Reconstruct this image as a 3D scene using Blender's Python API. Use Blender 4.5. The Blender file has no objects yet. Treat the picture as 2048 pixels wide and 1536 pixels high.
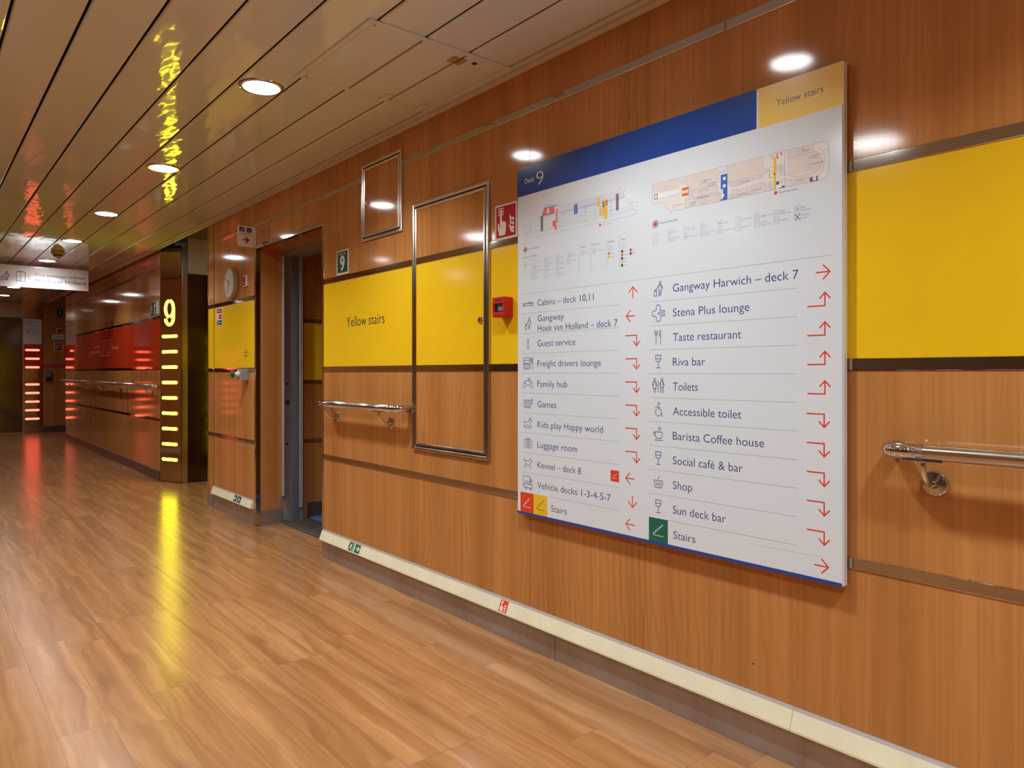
import bpy, math, random
from mathutils import Vector

# ------------------------------------------------------------------ camera, world, exposure
SC = bpy.context.scene
COL = SC.collection
CAM_H, CAM_D = 1.10, 1.908                 # metres above the deck / in front of the panelled wall
cam = bpy.data.cameras.new('camera')
cam.sensor_width = 36.0
cam.lens = 1450.0 / 2048.0 * 36.0
cam.shift_y = -22.0 / 2048.0
cam.clip_start = 0.05
co = bpy.data.objects.new('camera', cam)
co.location = (0, -CAM_D, CAM_H)
co.rotation_euler = (math.pi / 2, 0, math.radians(90 - 39.70))
COL.objects.link(co)
SC.camera = co
w = bpy.data.worlds.new('world'); w.use_nodes = True
w.node_tree.nodes['Background'].inputs[0].default_value = (0.02, 0.018, 0.015, 1)
w.node_tree.nodes['Background'].inputs[1].default_value = 1.0
SC.world = w
SC.view_settings.view_transform = 'Standard'
SC.view_settings.look = 'None'
SC.view_settings.gamma = 1.0
SC.view_settings.use_curve_mapping = False
SC.view_settings.exposure = 0.0
SC.cycles.max_bounces = 10
SC.cycles.diffuse_bounces = 6
SC.cycles.glossy_bounces = 6
SC.cycles.caustics_reflective = False
SC.cycles.sample_clamp_indirect = 6.0
LAMP_W = 14.0                              # each ceiling downlight
LAMP_SPREAD = math.radians(128)
LAMP_COL = (0.885, 0.995, 1.07)

def sheer(x):                              # the deck rises gently towards the far lifts
    return max(0.0, -x - 5.0) * 0.0038

# ------------------------------------------------------------------ materials
MATS = {}
def nt(name):
    m = bpy.data.materials.new(name); m.use_nodes = True
    MATS[name] = m
    return m, m.node_tree, m.node_tree.nodes['Principled BSDF']
def N(t, typ, **kw):
    n = t.nodes.new(typ)
    for k, v in kw.items(): setattr(n, k, v)
    return n
def math_(t, op, a, b=None, c=None):
    n = N(t, 'ShaderNodeMath', operation=op)
    for i, v in enumerate((a, b, c)):
        if v is None: continue
        if isinstance(v, (int, float)): n.inputs[i].default_value = v
        else: t.links.new(v, n.inputs[i])
    return n.outputs[0]
def comb(t, x, y, z):
    n = N(t, 'ShaderNodeCombineXYZ')
    for i, v in enumerate((x, y, z)):
        if isinstance(v, (int, float)): n.inputs[i].default_value = v
        else: t.links.new(v, n.inputs[i])
    return n.outputs[0]
def noise(t, vec, scale=1.0, detail=3.0, rough=0.5, dist=0.0):
    n = N(t, 'ShaderNodeTexNoise'); t.links.new(vec, n.inputs['Vector'])
    n.inputs['Scale'].default_value = scale; n.inputs['Detail'].default_value = detail
    n.inputs['Roughness'].default_value = rough; n.inputs['Distortion'].default_value = dist
    return n.outputs['Fac']
def mixc(t, fac, a, b, mode='MIX'):
    n = N(t, 'ShaderNodeMix', data_type='RGBA', blend_type=mode)
    if isinstance(fac, (int, float)): n.inputs[0].default_value = fac
    else: t.links.new(fac, n.inputs[0])
    for i, v in ((6, a), (7, b)):
        if isinstance(v, tuple): n.inputs[i].default_value = (*v, 1)
        else: t.links.new(v, n.inputs[i])
    return n.outputs[2]
def ramp(t, v, lo, hi, a=0.0, b=1.0):
    n = N(t, 'ShaderNodeMapRange'); n.clamp = True
    t.links.new(v, n.inputs[0])
    for i, x in enumerate((lo, hi, a, b)): n.inputs[i + 1].default_value = x
    return n.outputs[0]
def bump(t, p, h, strength, dist):
    n = N(t, 'ShaderNodeBump'); n.inputs['Strength'].default_value = strength
    n.inputs['Distance'].default_value = dist
    t.links.new(h, n.inputs['Height']); t.links.new(n.outputs[0], p.inputs['Normal'])
def pos(t):
    g = N(t, 'ShaderNodeNewGeometry'); s = N(t, 'ShaderNodeSeparateXYZ')
    t.links.new(g.outputs['Position'], s.inputs[0])
    return g.outputs['Position'], s.outputs[0], s.outputs[1], s.outputs[2]

def plain(name, col, rough=0.5, metal=0.0, spec=0.5, peel=0.0, var=0.04, coat=0.0):
    """painted / plastic / metal surface with a slight procedural mottling"""
    m, t, p = nt(name)
    P, x, y, z = pos(t)
    f = noise(t, P, 9.0, 3.0)
    c = mixc(t, ramp(t, f, 0.3, 0.7), tuple(v * (1 - var) for v in col), tuple(min(1, v * (1 + var)) for v in col))
    t.links.new(c, p.inputs['Base Color'])
    p.inputs['Roughness'].default_value = rough
    p.inputs['Metallic'].default_value = metal
    p.inputs['Specular IOR Level'].default_value = spec
    p.inputs['Coat Weight'].default_value = coat
    p.inputs['Coat Roughness'].default_value = 0.05
    if peel:
        bump(t, p, noise(t, P, 160.0, 2.0), peel, 0.001)
    return m
def glow(name, col, s):
    m, t, p = nt(name)
    p.inputs['Base Color'].default_value = (0.1, 0.1, 0.1, 1)
    p.inputs['Emission Color'].default_value = (*col, 1)
    p.inputs['Emission Strength'].default_value = s
    return m

def wood_laminate(name, dark, light, k=1.0):
    m, t, p = nt(name)
    P, x, y, z = pos(t)
    h = math_(t, 'ADD', x, y)
    fine = noise(t, comb(t, math_(t, 'MULTIPLY', h, 75.0), 0.0, math_(t, 'MULTIPLY', z, 1.1)), 1.0, 5.0, 0.62)
    mid = noise(t, comb(t, math_(t, 'MULTIPLY', h, 7.0), 3.0, math_(t, 'MULTIPLY', z, 0.30)), 1.0, 3.0)
    warp = noise(t, comb(t, math_(t, 'MULTIPLY', h, 3.4), 9.0, math_(t, 'MULTIPLY', z, 1.0)), 1.0, 2.5)
    q = math_(t, 'FRACT', math_(t, 'ADD', math_(t, 'MULTIPLY', h, 32.0), math_(t, 'MULTIPLY', warp, 8.0)))
    line = math_(t, 'POWER', q, 5.0)
    gate = ramp(t, noise(t, comb(t, math_(t, 'MULTIPLY', h, 2.2), 5.0, math_(t, 'MULTIPLY', z, 0.25)), 1.0, 1.0), 0.42, 0.62)
    c = mixc(t, ramp(t, mid, 0.32, 0.68), dark, light)
    c = mixc(t, math_(t, 'MULTIPLY', math_(t, 'MULTIPLY', line, gate), 0.48), c, tuple(v * 0.5 for v in dark))
    c = mixc(t, ramp(t, fine, 0.30, 0.75, 0.0, 0.48), c, tuple(v * 0.60 for v in dark))
    t.links.new(c, p.inputs['Base Color'])
    p.inputs['Roughness'].default_value = 0.085
    p.inputs['Specular IOR Level'].default_value = 0.5
    o = noise(t, P, 170.0, 2.0)
    bump(t, p, o, 0.05, 0.0006)
    return m
wood_laminate('wood_laminate', (0.455, 0.178, 0.044), (0.65, 0.278, 0.083))

def floor_planks():
    m, t, p = nt('floor_planks')
    P, x, y, z = pos(t)
    v = math_(t, 'DIVIDE', math_(t, 'ADD', y, 0.985), 0.1455)
    r = math_(t, 'FLOOR', v); fy = math_(t, 'FRACT', v)
    wn = N(t, 'ShaderNodeTexWhiteNoise', noise_dimensions='1D'); t.links.new(math_(t, 'ADD', r, 0.37), wn.inputs['W'])
    u = math_(t, 'ADD', math_(t, 'DIVIDE', x, 0.914), wn.outputs['Value'])
    c_ = math_(t, 'FLOOR', u); fx = math_(t, 'FRACT', u)
    w2 = N(t, 'ShaderNodeTexWhiteNoise', noise_dimensions='3D'); t.links.new(comb(t, r, c_, 1.3), w2.inputs['Vector'])
    idv = w2.outputs['Value']
    o1 = math_(t, 'MULTIPLY', idv, 61.0)
    fine = noise(t, comb(t, math_(t, 'ADD', math_(t, 'MULTIPLY', x, 1.4), o1), math_(t, 'MULTIPLY', y, 110.0), o1), 1.0, 5.0, 0.6)
    warp = noise(t, comb(t, math_(t, 'ADD', math_(t, 'MULTIPLY', x, 2.0), o1), math_(t, 'MULTIPLY', y, 6.0), o1), 1.0, 3.0)
    broad = noise(t, comb(t, math_(t, 'ADD', math_(t, 'MULTIPLY', x, 0.75), o1), math_(t, 'ADD', math_(t, 'MULTIPLY', y, 21.0), math_(t, 'MULTIPLY', warp, 2.6)), o1), 1.0, 4.0, 0.55)
    q = math_(t, 'PINGPONG', math_(t, 'ADD', math_(t, 'MULTIPLY', y, 20.0), math_(t, 'MULTIPLY', warp, 9.0)), 1.0)
    c = mixc(t, ramp(t, broad, 0.34, 0.68), (0.29, 0.117, 0.037), (0.49, 0.232, 0.088))
    c = mixc(t, math_(t, 'MULTIPLY', math_(t, 'POWER', q, 3.0), 0.26), c, (0.27, 0.105, 0.033))
    c = mixc(t, ramp(t, fine, 0.33, 0.75, 0.0, 0.50), c, (0.245, 0.098, 0.033))
    hs = N(t, 'ShaderNodeHueSaturation'); t.links.new(c, hs.inputs['Color'])
    t.links.new(ramp(t, idv, 0, 1, 0.93, 1.06), hs.inputs['Value'])
    c = hs.outputs[0]
    vo = N(t, 'ShaderNodeTexVoronoi'); t.links.new(comb(t, math_(t, 'ADD', math_(t, 'MULTIPLY', x, 1.5), o1), math_(t, 'ADD', math_(t, 'MULTIPLY', y, 6.0), math_(t, 'MULTIPLY', warp, 0.6)), o1), vo.inputs['Vector']); vo.inputs['Scale'].default_value = 1.0
    c = mixc(t, ramp(t, vo.outputs['Distance'], 0.04, 0.20, 0.5, 0.0), c, (0.17, 0.065, 0.022))
    e1 = math_(t, 'MINIMUM', fy, math_(t, 'SUBTRACT', 1.0, fy))
    e2 = math_(t, 'MINIMUM', fx, math_(t, 'SUBTRACT', 1.0, fx))
    s = math_(t, 'MAXIMUM', ramp(t, e1, 0.004, 0.011, 1, 0), ramp(t, e2, 0.0007, 0.0020, 1, 0))
    c = mixc(t, math_(t, 'MULTIPLY', s, 0.42), c, (0.10, 0.042, 0.015))
    t.links.new(c, p.inputs['Base Color'])
    t.links.new(ramp(t, fine, 0.2, 0.8, 0.20, 0.23), p.inputs['Roughness'])
    p.inputs['Specular IOR Level'].default_value = 0.85
    bump(t, p, math_(t, 'SUBTRACT', 1.0, s), 0.05, 0.001)
floor_planks()

def ceiling_paint():
    m, t, p = nt('ceiling_paint')
    P, x, y, z = pos(t)
    p.inputs['Base Color'].default_value = (0.60, 0.535, 0.44, 1)
    t.links.new(mixc(t, ramp(t, noise(t, P, 1.7, 2.0), .3, .7), (0.65, 0.71, 0.80), (0.71, 0.77, 0.86)), p.inputs['Base Color'])
    p.inputs['Roughness'].default_value = 0.05
    p.inputs['Specular IOR Level'].default_value = 0.5
    a = noise(t, comb(t, math_(t, 'MULTIPLY', x, 3.0), math_(t, 'MULTIPLY', y, 9.0), 0.0), 1.0, 2.0)
    b = noise(t, comb(t, math_(t, 'MULTIPLY', x, 16.0), math_(t, 'MULTIPLY', y, 10.0), 4.0), 1.0, 1.0)
    bump(t, p, math_(t, 'ADD', a, math_(t, 'MULTIPLY', b, 0.10)), 0.45, 0.006)
ceiling_paint()

def steel(name, col, rough, wav=0.0, sc=6.0):
    m, t, p = nt(name)
    P, x, y, z = pos(t)
    f = noise(t, P, 5.0, 3.0)
    t.links.new(mixc(t, ramp(t, f, .3, .7), tuple(v * .94 for v in col), col), p.inputs['Base Color'])
    p.inputs['Metallic'].default_value = 1.0
    t.links.new(ramp(t, f, 0.25, 0.75, rough * 0.8, rough * 1.25), p.inputs['Roughness'])
    if wav: bump(t, p, noise(t, P, sc, 1.5), wav, 0.004)
    return m
steel('mirror_strip', (0.60, 0.57, 0.54), 0.05, 0.25, 4.0)
steel('chrome', (0.66, 0.64, 0.62), 0.07)
steel('satin_chrome', (0.74, 0.70, 0.66), 0.17)
steel('brushed_steel', (0.62, 0.59, 0.56), 0.20)
steel('bronze_mirror', (0.46, 0.37, 0.29), 0.12, 0.05, 5.0)
steel('lift_door_steel', (0.13, 0.115, 0.095), 0.10, 0.05, 4.0)
plain('lintel_mirror', (0.52, 0.42, 0.37), 0.08, 0, 0.8)

def skirting(name, c1, c2, metal=0.75):
    m, t, p = nt(name)
    P, x, y, z = pos(t)
    f = noise(t, P, 4.0, 5.0, 0.65)
    sm = noise(t, comb(t, math_(t, 'MULTIPLY', x, 22.0), y, math_(t, 'MULTIPLY', z, 3.0)), 1.0, 4.0)
    c = mixc(t, ramp(t, f, .3, .7), c1, c2)
    t.links.new(mixc(t, ramp(t, sm, .5, .85, 0, .35), c, tuple(v * .55 for v in c1)), p.inputs['Base Color'])
    p.inputs['Metallic'].default_value = metal
    t.links.new(ramp(t, f, .3, .7, 0.30, 0.45), p.inputs['Roughness'])
skirting('dull_steel_skirting', (0.37, 0.315, 0.275), (0.50, 0.435, 0.395))
skirting('far_skirting', (0.10, 0.062, 0.05), (0.14, 0.088, 0.072), 0.3)

plain('yellow_laminate', (0.88, 0.535, 0.013), 0.11, 0, 0.5, 0.08, 0.02)
plain('red_laminate', (0.56, 0.044, 0.013), 0.05, 0, 0.5, 0.02, 0.03)
plain('dark_gap', (0.012, 0.009, 0.007), 0.7)
plain('dark_seam', (0.16, 0.065, 0.022), 0.5)
plain('cornice_paint', (0.66, 0.68, 0.70), 0.35)
plain('cream_strip', (0.74, 0.66, 0.45), 0.42, 0, 0.4, 0, 0.05)
plain('grey_cap', (0.36, 0.31, 0.28), 0.35)
plain('grey_steel_paint', (0.30, 0.285, 0.27), 0.38, 0.25, 0.5, 0, 0.08)
plain('pale_steel_paint', (0.46, 0.44, 0.41), 0.34, 0.3, 0.5, 0, 0.08)
plain('rubber', (0.02, 0.02, 0.02), 0.6)
plain('threshold_steel', (0.16, 0.145, 0.125), 0.38, 0.7, 0.5, 0, 0.15)
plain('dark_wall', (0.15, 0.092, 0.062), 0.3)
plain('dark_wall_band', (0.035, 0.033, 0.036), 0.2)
plain('groove', (0.20, 0.165, 0.135), 0.5)
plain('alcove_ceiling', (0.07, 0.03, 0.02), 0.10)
plain('stair_ceiling', (0.20, 0.16, 0.12), 0.5)
def blue_floor():
    m, t, p = nt('blue_floor')
    P, x, y, z = pos(t)
    t.links.new(mixc(t, ramp(t, noise(t, P, 220.0, 2.0), .35, .65), (0.035, 0.07, 0.20), (0.09, 0.15, 0.36)), p.inputs['Base Color'])
    p.inputs['Roughness'].default_value = 0.6
blue_floor()
plain('panel_white', (0.715, 0.755, 0.785), 0.13, 0, 0.5, 0.12, 0.005)
plain('print_blue', (0.014, 0.062, 0.30), 0.17, 0, 0.5, 0.12, 0.01)
plain('print_yellow', (0.85, 0.575, 0.10), 0.2, 0, 0.5, 0.1, 0.01)
plain('print_gold', (0.80, 0.50, 0.022), 0.25)
plain('ink_navy', (0.026, 0.047, 0.205), 0.3)
plain('ink_line', (0.30, 0.34, 0.48), 0.3)
plain('ink_pale', (0.38, 0.40, 0.51), 0.3)
plain('ink_charcoal', (0.045, 0.040, 0.035), 0.4)
plain('ink_red', (0.72, 0.055, 0.022), 0.25)
plain('ink_green', (0.010, 0.135, 0.085), 0.25)
plain('ink_orange', (0.80, 0.145, 0.025), 0.25)
plain('ink_coral', (0.80, 0.17, 0.10), 0.25)
plain('ink_brown', (0.10, 0.042, 0.030), 0.25)
plain('ink_purple', (0.16, 0.032, 0.13), 0.25)
plain('ink_mid_blue', (0.045, 0.15, 0.48), 0.25)
plain('ink_haze_blue', (0.56, 0.59, 0.70), 0.25)
plain('ink_tan', (0.735, 0.645, 0.575), 0.22)
plain('ink_tan_pale', (0.78, 0.735, 0.69), 0.22)
plain('ink_white', (0.82, 0.82, 0.80), 0.25)
plain('sign_cream', (0.74, 0.70, 0.56), 0.35)
plain('sign_red', (0.44, 0.006, 0.026), 0.5, 0, 0.15)
plain('sign_green', (0.003, 0.072, 0.047), 0.5, 0, 0.15)
plain('alarm_red', (0.50, 0.020, 0.010), 0.4, 0, 0.3)
plain('black_plastic', (0.018, 0.016, 0.016), 0.3)
plain('grey_plastic', (0.30, 0.29, 0.28), 0.4)
plain('slate_plastic', (0.14, 0.15, 0.18), 0.35)
plain('green_plastic', (0.004, 0.105, 0.055), 0.25)
plain('white_plastic', (0.78, 0.77, 0.74), 0.3)
plain('beige_plastic', (0.42, 0.33, 0.20), 0.4)
plain('clock_face', (0.78, 0.76, 0.70), 0.3, 0, 0.5, 0, 0.01, 1.0)
plain('hanging_sign_white', (0.80, 0.77, 0.74), 0.14)
plain('pale_red_ink', (0.62, 0.30, 0.26), 0.3)
plain('panel_tag', (0.48, 0.24, 0.17), 0.4)
glow('lamp_diffuser', (0.96, 0.99, 1.0), 31.0)
glow('yellow_glow', (1.0, 0.90, 0.019), 17.0)
glow('red_glow', (1.0, 0.085, 0.05), 6.5)

# ------------------------------------------------------------------ mesh building helpers
def wloc(o):
    v = Vector((0, 0, 0))
    while o is not None:
        v += o.location; o = o.parent
    return v

class MB:
    """collects shapes in world metres, builds ONE mesh object"""
    def __init__(s): s.v, s.f, s.m, s.sm = [], [], [], []
    def add(s, vs, fs, mi=0, smooth=False):
        b = len(s.v); s.v += [tuple(p) for p in vs]
        for f in fs:
            s.f.append(tuple(i + b for i in f)); s.m.append(mi); s.sm.append(smooth)
        return s
    def box(s, x0, x1, y0, y1, z0, z1, mi=0, c=0.0):
        x0, x1 = sorted((x0, x1)); y0, y1 = sorted((y0, y1)); z0, z1 = sorted((z0, z1))
        if c <= 0:
            vs = [(x, y, z) for x in (x0, x1) for y in (y0, y1) for z in (z0, z1)]
            fs = [(0, 1, 3, 2), (4, 6, 7, 5), (0, 4, 5, 1), (2, 3, 7, 6), (0, 2, 6, 4), (1, 5, 7, 3)]
            return s.add(vs, fs, mi)
        lo, hi = (x0, y0, z0), (x1, y1, z1)           # chamfered box: 24 vertices
        idx, vs = {}, []
        for sx in (0, 1):
            for sy in (0, 1):
                for sz in (0, 1):
                    sg = (sx, sy, sz)
                    for a in range(3):
                        pnt = []
                        for k in range(3):
                            base = hi[k] if sg[k] else lo[k]
                            if k != a: base += -c if sg[k] else c
                            pnt.append(base)
                        idx[(sg, a)] = len(vs); vs.append(tuple(pnt))
        fs = []
        for a in range(3):
            b_, c_ = [k for k in range(3) if k != a]
            for sd in (0, 1):
                q = []
                for (i, j) in ((0, 0), (1, 0), (1, 1), (0, 1)):
                    sg = [0, 0, 0]; sg[a] = sd; sg[b_] = i; sg[c_] = j
                    q.append(idx[(tuple(sg), a)])
                fs.append(tuple(q))
            for i in (0, 1):
                for j in (0, 1):
                    sg0 = [0, 0, 0]; sg0[b_] = i; sg0[c_] = j
                    sg1 = list(sg0); sg1[a] = 1
                    fs.append((idx[(tuple(sg0), b_)], idx[(tuple(sg1), b_)], idx[(tuple(sg1), c_)], idx[(tuple(sg0), c_)]))
        for sx in (0, 1):
            for sy in (0, 1):
                for sz in (0, 1):
                    fs.append(tuple(idx[((sx, sy, sz), a)] for a in range(3)))
        return s.add(vs, fs, mi)
    def prism_x(s, prof, xs, zoff=None, mi=0, mis=None):
        """profile [(y, z)] swept along x stations"""
        n = len(prof); vs = []
        for x in xs:
            dz = zoff(x) if zoff else 0.0
            vs += [(x, y, z + dz) for y, z in prof]
        b = len(s.v); s.v += vs
        for k in range(len(xs) - 1):
            for i in range(n):
                j = (i + 1) % n
                s.f.append((b + k * n + i, b + k * n + j, b + (k + 1) * n + j, b + (k + 1) * n + i))
                s.m.append(mis[i] if mis else mi); s.sm.append(False)
        for k in (0, len(xs) - 1):
            s.f.append(tuple(b + k * n + i for i in range(n))); s.m.append(mi); s.sm.append(False)
        return s
    def prism_z(s, poly, z0, z1, mi=0):
        n = len(poly)
        vs = [(x, y, z0) for x, y in poly] + [(x, y, z1) for x, y in poly]
        fs = [(i, (i + 1) % n, n + (i + 1) % n, n + i) for i in range(n)] + [tuple(range(n)), tuple(range(n, 2 * n))]
        return s.add(vs, fs, mi)
    def tube(s, path, r, seg=20, mi=0, cap=True):
        P = [Vector(p) for p in path]; n = len(P)
        T = []
        for i in range(n):
            a = P[max(0, i - 1)]; b = P[min(n - 1, i + 1)]
            T.append((b - a).normalized())
        up = Vector((0, 0, 1)) if abs(T[0].z) < 0.9 else Vector((1, 0, 0))
        u = (up - T[0] * up.dot(T[0])).normalized()
        vs = []
        for i in range(n):
            u = (u - T[i] * u.dot(T[i])).normalized(); v = T[i].cross(u)
            rr = r[i] if isinstance(r, (list, tuple)) else r
            vs += [P[i] + (u * math.cos(2 * math.pi * k / seg) + v * math.sin(2 * math.pi * k / seg)) * rr for k in range(seg)]
        fs = [(i * seg + k, i * seg + (k + 1) % seg, (i + 1) * seg + (k + 1) % seg, (i + 1) * seg + k) for i in range(n - 1) for k in range(seg)]
        s.add(vs, fs, mi, True)
        if cap:
            b = len(s.v) - len(vs)
            for i in (0, n - 1):
                s.f.append(tuple(b + i * seg + k for k in range(seg))); s.m.append(mi); s.sm.append(False)
        return s
    def lathe(s, o, axis, prof, seg=40, mi=0, mis=None, caps=True):
        """profile [(radius, height along axis)]"""
        o = Vector(o); ax = Vector(axis).normalized()
        up = Vector((0, 0, 1)) if abs(ax.z) < 0.9 else Vector((1, 0, 0))
        u = (up - ax * up.dot(ax)).normalized(); v = ax.cross(u)
        vs = []
        for r, h in prof:
            vs += [o + ax * h + (u * math.cos(2 * math.pi * k / seg) + v * math.sin(2 * math.pi * k / seg)) * r for k in range(seg)]
        b = len(s.v); s.v += [tuple(p) for p in vs]
        for i in range(len(prof) - 1):
            for k in range(seg):
                s.f.append((b + i * seg + k, b + i * seg + (k + 1) % seg, b + (i + 1) * seg + (k + 1) % seg, b + (i + 1) * seg + k))
                s.m.append(mis[i] if mis else mi); s.sm.append(False)
        if caps:
            for i in (0, len(prof) - 1):
                if prof[i][0] > 1e-5:
                    s.f.append(tuple(b + i * seg + k for k in range(seg))); s.m.append(mis[min(i, len(mis) - 1)] if mis else mi); s.sm.append(False)
        return s
    def build(s, name, mats, parent=None, auto=None):
        me = bpy.data.meshes.new(name)
        off = wloc(parent) if parent is not None else Vector((0, 0, 0))
        me.from_pydata([tuple(Vector(p) - off) for p in s.v], [], s.f)
        if isinstance(mats, str): mats = [mats]
        for m in mats: me.materials.append(MATS[m])
        me.polygons.foreach_set('material_index', s.m)
        me.polygons.foreach_set('use_smooth', s.sm)
        me.update()
        o = bpy.data.objects.new(name, me); COL.objects.link(o)
        if parent is not None: o.parent = parent
        return o

_txt = {}
def text_geo(body, off=-0.004):
    key = (body, off)
    if key not in _txt:
        c = bpy.data.curves.new('lettering_source', 'FONT'); c.body = body; c.size = 1; c.offset = off; c.resolution_u = 4
        o = bpy.data.objects.new('lettering_source', c); COL.objects.link(o)
        dg = bpy.context.evaluated_depsgraph_get(); dg.update()
        me = bpy.data.meshes.new_from_object(o.evaluated_get(dg))
        _txt[key] = ([(v.co.x, v.co.y) for v in me.vertices], [tuple(p.vertices) for p in me.polygons])
        bpy.data.objects.remove(o); bpy.data.curves.remove(c); bpy.data.meshes.remove(me)
    return _txt[key]
CAP = max(v[1] for v in text_geo('H')[0])

class Flat(MB):
    """flat print on a plane: (a, b) -> origin + a*u + b*v"""
    def __init__(s, o, u, v):
        super().__init__(); s.o, s.U, s.V = Vector(o), Vector(u), Vector(v); s.lift = Vector((0, 0, 0))
        s.n = s.U.cross(s.V).normalized(); s.k = 0; s.prints = []
    def P(s, a, b): return s.o + s.U * a + s.V * b + s.n * (s.k * 0.00002)
    def add(s, vs, fs, mi=0, smooth=False):
        d = s.n * (len(s.prints) * 2e-6); s.prints.append(1)      # later prints lie a hair above earlier ones
        return MB.add(s, [Vector(v) + d for v in vs], fs, mi, smooth)
    def poly(s, pts, mi=0): return s.add([s.P(*p) for p in pts], [tuple(range(len(pts)))], mi)
    def rect(s, a0, b0, a1, b1, mi=0): return s.poly([(a0, b0), (a1, b0), (a1, b1), (a0, b1)], mi)
    def rrect(s, a0, b0, a1, b1, r, mi=0):
        return s.poly(round_rect(a0, b0, a1, b1, r), mi)
    def disc(s, a, b, r, mi=0, rb=None, n=28):
        rb = rb or r
        return s.poly([(a + r * math.cos(2 * math.pi * k / n), b + rb * math.sin(2 * math.pi * k / n)) for k in range(n)], mi)
    def stroke(s, pts, wd, mi=0, closed=False):
        p = [Vector((x, y)) for x, y in pts]
        if closed and (p[0] - p[-1]).length < 1e-9: p = p[:-1]
        n = len(p); L, R = [], []
        for i in range(n):
            a = p[i - 1] if (i > 0 or closed) else None
            b = p[(i + 1) % n] if (i < n - 1 or closed) else None
            d0 = (p[i] - a).normalized() if a is not None else None
            d1 = (b - p[i]).normalized() if b is not None else None
            if d0 is None: nn = Vector((-d1.y, d1.x)); sc = 1
            elif d1 is None: nn = Vector((-d0.y, d0.x)); sc = 1
            else:
                n0, n1 = Vector((-d0.y, d0.x)), Vector((-d1.y, d1.x))
                nn = n0 + n1
                if nn.length < 1e-4: nn = n1
                nn.normalize(); sc = min(2.2, 1.0 / max(0.3, nn.dot(n1)))
            L.append(p[i] + nn * (wd / 2 * sc)); R.append(p[i] - nn * (wd / 2 * sc))
        vs = [s.P(q.x, q.y) for q in L] + [s.P(q.x, q.y) for q in R]
        m = n if closed else n - 1
        return s.add(vs, [(i, (i + 1) % n, n + (i + 1) % n, n + i) for i in range(m)], mi)
    def ring(s, a, b, r, wd, mi=0, n=26, rb=None):
        rb = rb or r
        return s.stroke([(a + r * math.cos(2 * math.pi * k / n), b + rb * math.sin(2 * math.pi * k / n)) for k in range(n)], wd, mi, True)
    def text(s, body, a, b, cap, width=None, xs=1.0, mi=0, off=-0.004, align='L'):
        vs, fs = text_geo(body, off)
        x0 = min(v[0] for v in vs); x1 = max(v[0] for v in vs)
        sy = cap / CAP; sx = (width / (x1 - x0)) if width else sy * xs
        sh = {'L': 0, 'C': (x1 - x0) * sx / 2, 'R': (x1 - x0) * sx}[align]
        return s.add([s.P(a - sh + (v[0] - x0) * sx, b + v[1] * sy) for v in vs], fs, mi)
def round_rect(a0, b0, a1, b1, r, n=4):
    out = []
    for cx, cy, st in ((a1 - r, b1 - r, 0), (a0 + r, b1 - r, 90), (a0 + r, b0 + r, 180), (a1 - r, b0 + r, 270)):
        for k in range(n + 1):
            t = math.radians(st + 90 * k / n); out.append((cx + r * math.cos(t), cy + r * math.sin(t)))
    return out
def arc(cx, cy, rx, ry, a0, a1, n=10):
    return [(cx + rx * math.cos(math.radians(a0 + (a1 - a0) * k / n)), cy + ry * math.sin(math.radians(a0 + (a1 - a0) * k / n))) for k in range(n + 1)]
def wallflat(y=-0.001): return Flat((0, y, 0), (1, 0, 0), (0, 0, 1))      # print on the panelled wall
def endflat(x): return Flat((x, 0, 0), (0, 1, 0), (0, 0, 1))               # print on a face that looks along +X

def thing(name, label, cat, loc=(0, 0, 0), group=None):
    o = bpy.data.objects.new(name, None); o.location = loc; o.empty_display_size = 0.05
    COL.objects.link(o); return tag(o, label, cat, group)
def tag(o, label, cat, group=None):
    o['label'] = label; o['category'] = cat
    if group: o['group'] = group
    return o
def struct(o): o['kind'] = 'structure'; return o

# ================================================================== SETTING
XF = -15.4                                  # far end wall with the red lift pillars
CZ = 2.324                                  # ceiling height
BANDS = [(0.0, 1.137, 0), (1.137, 1.629, 1), (1.629, 2.46, 0)]
def banded(mb, x0, x1, y0, y1, z0=0.0, z1=2.46, dz=0.0):
    for a, b, mi in BANDS:
        a2, b2 = max(z0, a + (dz if a else 0)), min(z1, b + dz)
        if b2 > a2 + 1e-6: mb.box(x0, x1, y0, y1, a2, b2, mi)

# floor
f = MB(); f.prism_x([(-4.4, 0.0), (2.0, 0.0), (2.0, -0.08), (-4.4, -0.08)], [-15.9, -5.0, 3.3], sheer)
struct(f.build('floor', 'floor_planks'))

# ceiling: long glossy planks with dark open joints
c = MB()
ys = [-0.060 - 0.1985 * k for k in range(22)]
PAN = (-2.862, -2.233, -0.690, -0.046)      # removable access panel x0 x1 y0 y1
def plank(mb, ya, yb, xs, zo=0.0):
    r = 0.006
    mb.prism_x([(ya, CZ + 0.03 + zo), (ya, CZ + r + zo), (ya - r * .35, CZ + r * .35 + zo), (ya - r, CZ + zo), (yb + r, CZ + zo), (yb + r * .35, CZ + r * .35 + zo), (yb, CZ + r + zo), (yb, CZ + 0.03 + zo)], xs, sheer, 0, [1, 0, 0, 0, 0, 0, 1, 1])
for k in range(21):
    ya, yb = ys[k] - 0.004, ys[k + 1] + 0.004
    plank(c, ya, yb, [-15.38, -5.0, 3.3])
c.prism_x([(-4.4, CZ + 0.028), (-0.03, CZ + 0.028), (-0.03, CZ + 0.08), (-4.4, CZ + 0.08)], [-15.9, -5.0, 3.3], sheer, 1)
c.prism_x([(-4.4, CZ + .001), (-4.225, CZ + .001), (-4.225, CZ + 0.03), (-4.4, CZ + 0.03)], [-15.38, -5.0, 3.3], sheer, 0)
struct(c.build('ceiling', ['ceiling_paint', 'dark_gap']))
t1 = MB()
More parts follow.
